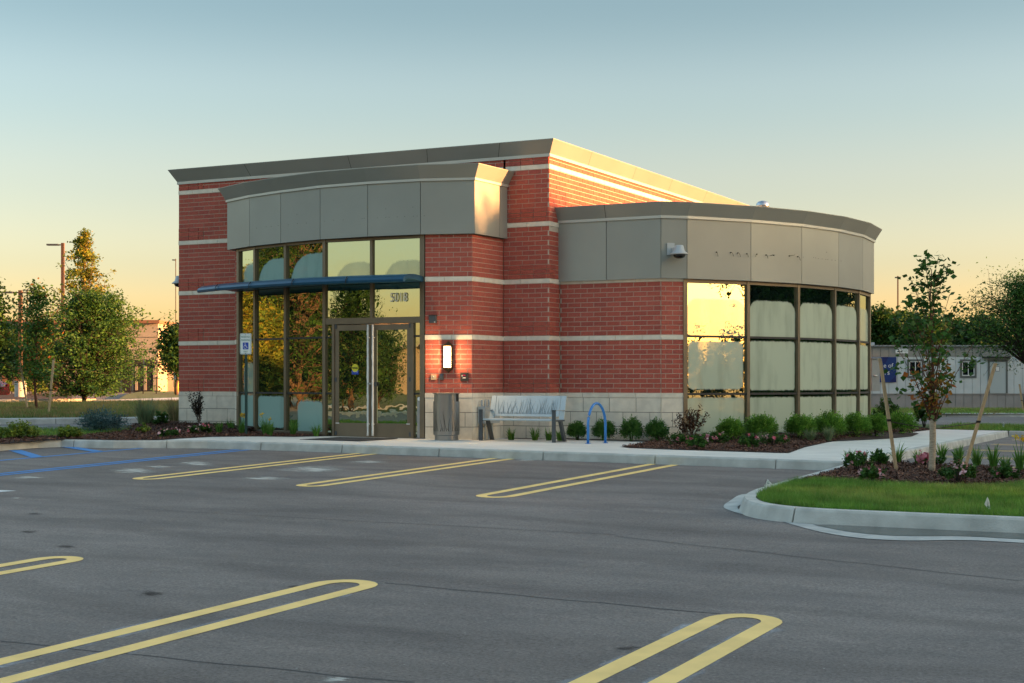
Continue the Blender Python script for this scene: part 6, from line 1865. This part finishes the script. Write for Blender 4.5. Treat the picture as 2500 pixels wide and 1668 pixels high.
# ------------------------------------------------------------------ shop building far left, fence, car
M_SHOP = mat('shop_render', (.40, .345, .26), .9, var=.05, scale=.3)
x, y = dep(386, 112); z0 = zg(x, y); k = 112 / FPX
t = thing('shop_building', 'long low beige shop building with flat roof beyond the left trees', 'building', (x, y, z0), TH)
H = hz(789, 112) - z0
MB().box((-240 * k, 6, H / 2), 480 * k, 12, H).build('wall', M_SHOP, t)
MB().box((80 * k, 9, H / 2 + .05), 160 * k, 12, H + .1).build('wall', M_SHOP, t)
MB().box((-240 * k, 6.0, H + .1), 480 * k + .3, 12.5, .24).build('parapet_cap', mat('cap_sunlit_orange', (.26, .12, .06), .6), t)  # orange of the sunlit roofline put into the cap colour
MB().box((-390 * k, -1, H - .2), 250 * k, 2.5, .45).build('canopy_edge', M_STEELD, t)
mb = MB()
for z in (.62, .80): mb.box((-240 * k, -.02, H * z), 480 * k, .05, .05)
mb.build('wall_joint', mat('joint_grey', (.22, .2, .16), .9), t)
for i in range(4): MB().box((-(40 + i * 28) * k + 20 * k, -.05, 1.25), 22 * k, .12, 2.5).build('shop_window', M_BLACK, t)
for i in range(3): MB().box((-(28 + i * 22) * k + 20 * k, -.12, 1.1), 6 * k, .05, 1.8).build('shop_door', M_CREAM, t)
for i in range(6): MB().box((-(250 + i * 30) * k, -.05, 1.4), 20 * k, .12, 2.4).build('shop_window', mat('shop_glass_warm', (.18, .085, .04), .4, var=.3, scale=2), t)
x, y = dep(10, 96); t = thing('railing', 'low dark railing in front of the beige shop building', 'railing', (x, y, zg(x, y)), TH)
mb = MB()
for i in range(14): MB().box((-1.2 + i * .85, 0, .55), .06, .06, 1.1).build('railing_post', M_BLACK, t)
MB().box((4.3, 0, 1.08), 11.6, .05, .05).build('top_rail', M_BLACK, t); MB().box((4.3, 0, .25), 11.6, .05, .05).build('bottom_rail', M_BLACK, t)
x, y = dep(431, 96); t = thing('bollard', 'yellow safety bollard just left of the brick building', 'bollard', (x, y, zg(x, y)), 0)
MB().lathe([(.16, 0), (.16, 1.0), (.12, 1.1), (.001, 1.14)], 16).build('post', mat('bollard_yellow', (.75, .38, .03), .5), t, smooth=True)
x, y = dep(433, 100); t = thing('blue_dumpster_sign', 'blue panel standing behind the yellow bollard', 'panel', (x, y, zg(x, y)), TH); t.name = 'blue_sign'
MB().box((0, 0, 1.3), .5, .08, 1.5).build('panel', mat('panel_blue', (.06, .12, .2), .6), t); MB().box((0, .05, .4), .08, .05, .8).build('post', M_STEELD, t)

def car(px, Z, label, col, rz):
    x, y = dep(px, Z); t = thing('parked_car', label, 'car', (x, y, zg(x, y)), rz)
    m = mat('car_paint', col, .25, .1)
    side = [(-2.2, .35), (-2.25, .75), (-2.05, .98), (-1.75, 1.02), (-1.15, 1.42), (.35, 1.45), (1.15, 1.0), (2.05, .85), (2.25, .6), (2.2, .32)]
    mb = MB(); k = len(side); h = .86
    mb.add([(a, -h, z) for a, z in side] + [(a, h, z) for a, z in side], [tuple(range(k)), tuple(range(2 * k - 1, k - 1, -1))] + [(i, k + i, k + (i + 1) % k, (i + 1) % k) for i in range(k)])
    mb.build('body', m, t)
    mb = MB()
    for s in (-h - .004, h + .004): mb.add([(-1.55, s, 1.02), (-1.08, s, 1.36), (.30, s, 1.39), (.95, s, 1.0)], [(0, 1, 2, 3)])
    mb.build('side_window', M_PANE, t)
    mb = MB(); mb.add([(-1.72, -.7, 1.06), (-1.72, .7, 1.06), (-1.2, .62, 1.42), (-1.2, -.62, 1.42)], [(0, 1, 2, 3)]); mb.build('rear_window', M_PANE, t)
    for a in (-1.4, 1.4):
        for s in (-.80, .80):
            wv = MB().lathe([(.2, -.1), (.33, -.1), (.34, 0), (.33, .1), (.2, .1)], 20).build('wheel', M_SEAL, t); wv.location = (a, s, .34); wv.rotation_euler = (math.pi / 2, 0, 0)
            MB().lathe([(.19, -.11), (.19, .11)], 16).build('rim', M_STEEL, wv)
    for s in (-.62, .62): MB().box((-2.225, s, .80), .06, .3, .16).build('tail_light', mat('tail_red', (.35, .005, .01), .2), t)
    MB().box((-2.25, 0, .48), .1, 1.5, .16).build('bumper', m, t)
    return t
car(-104, 72, 'red car with its tail end showing at the far left picture edge', (.42, .012, .02), TH + math.pi)
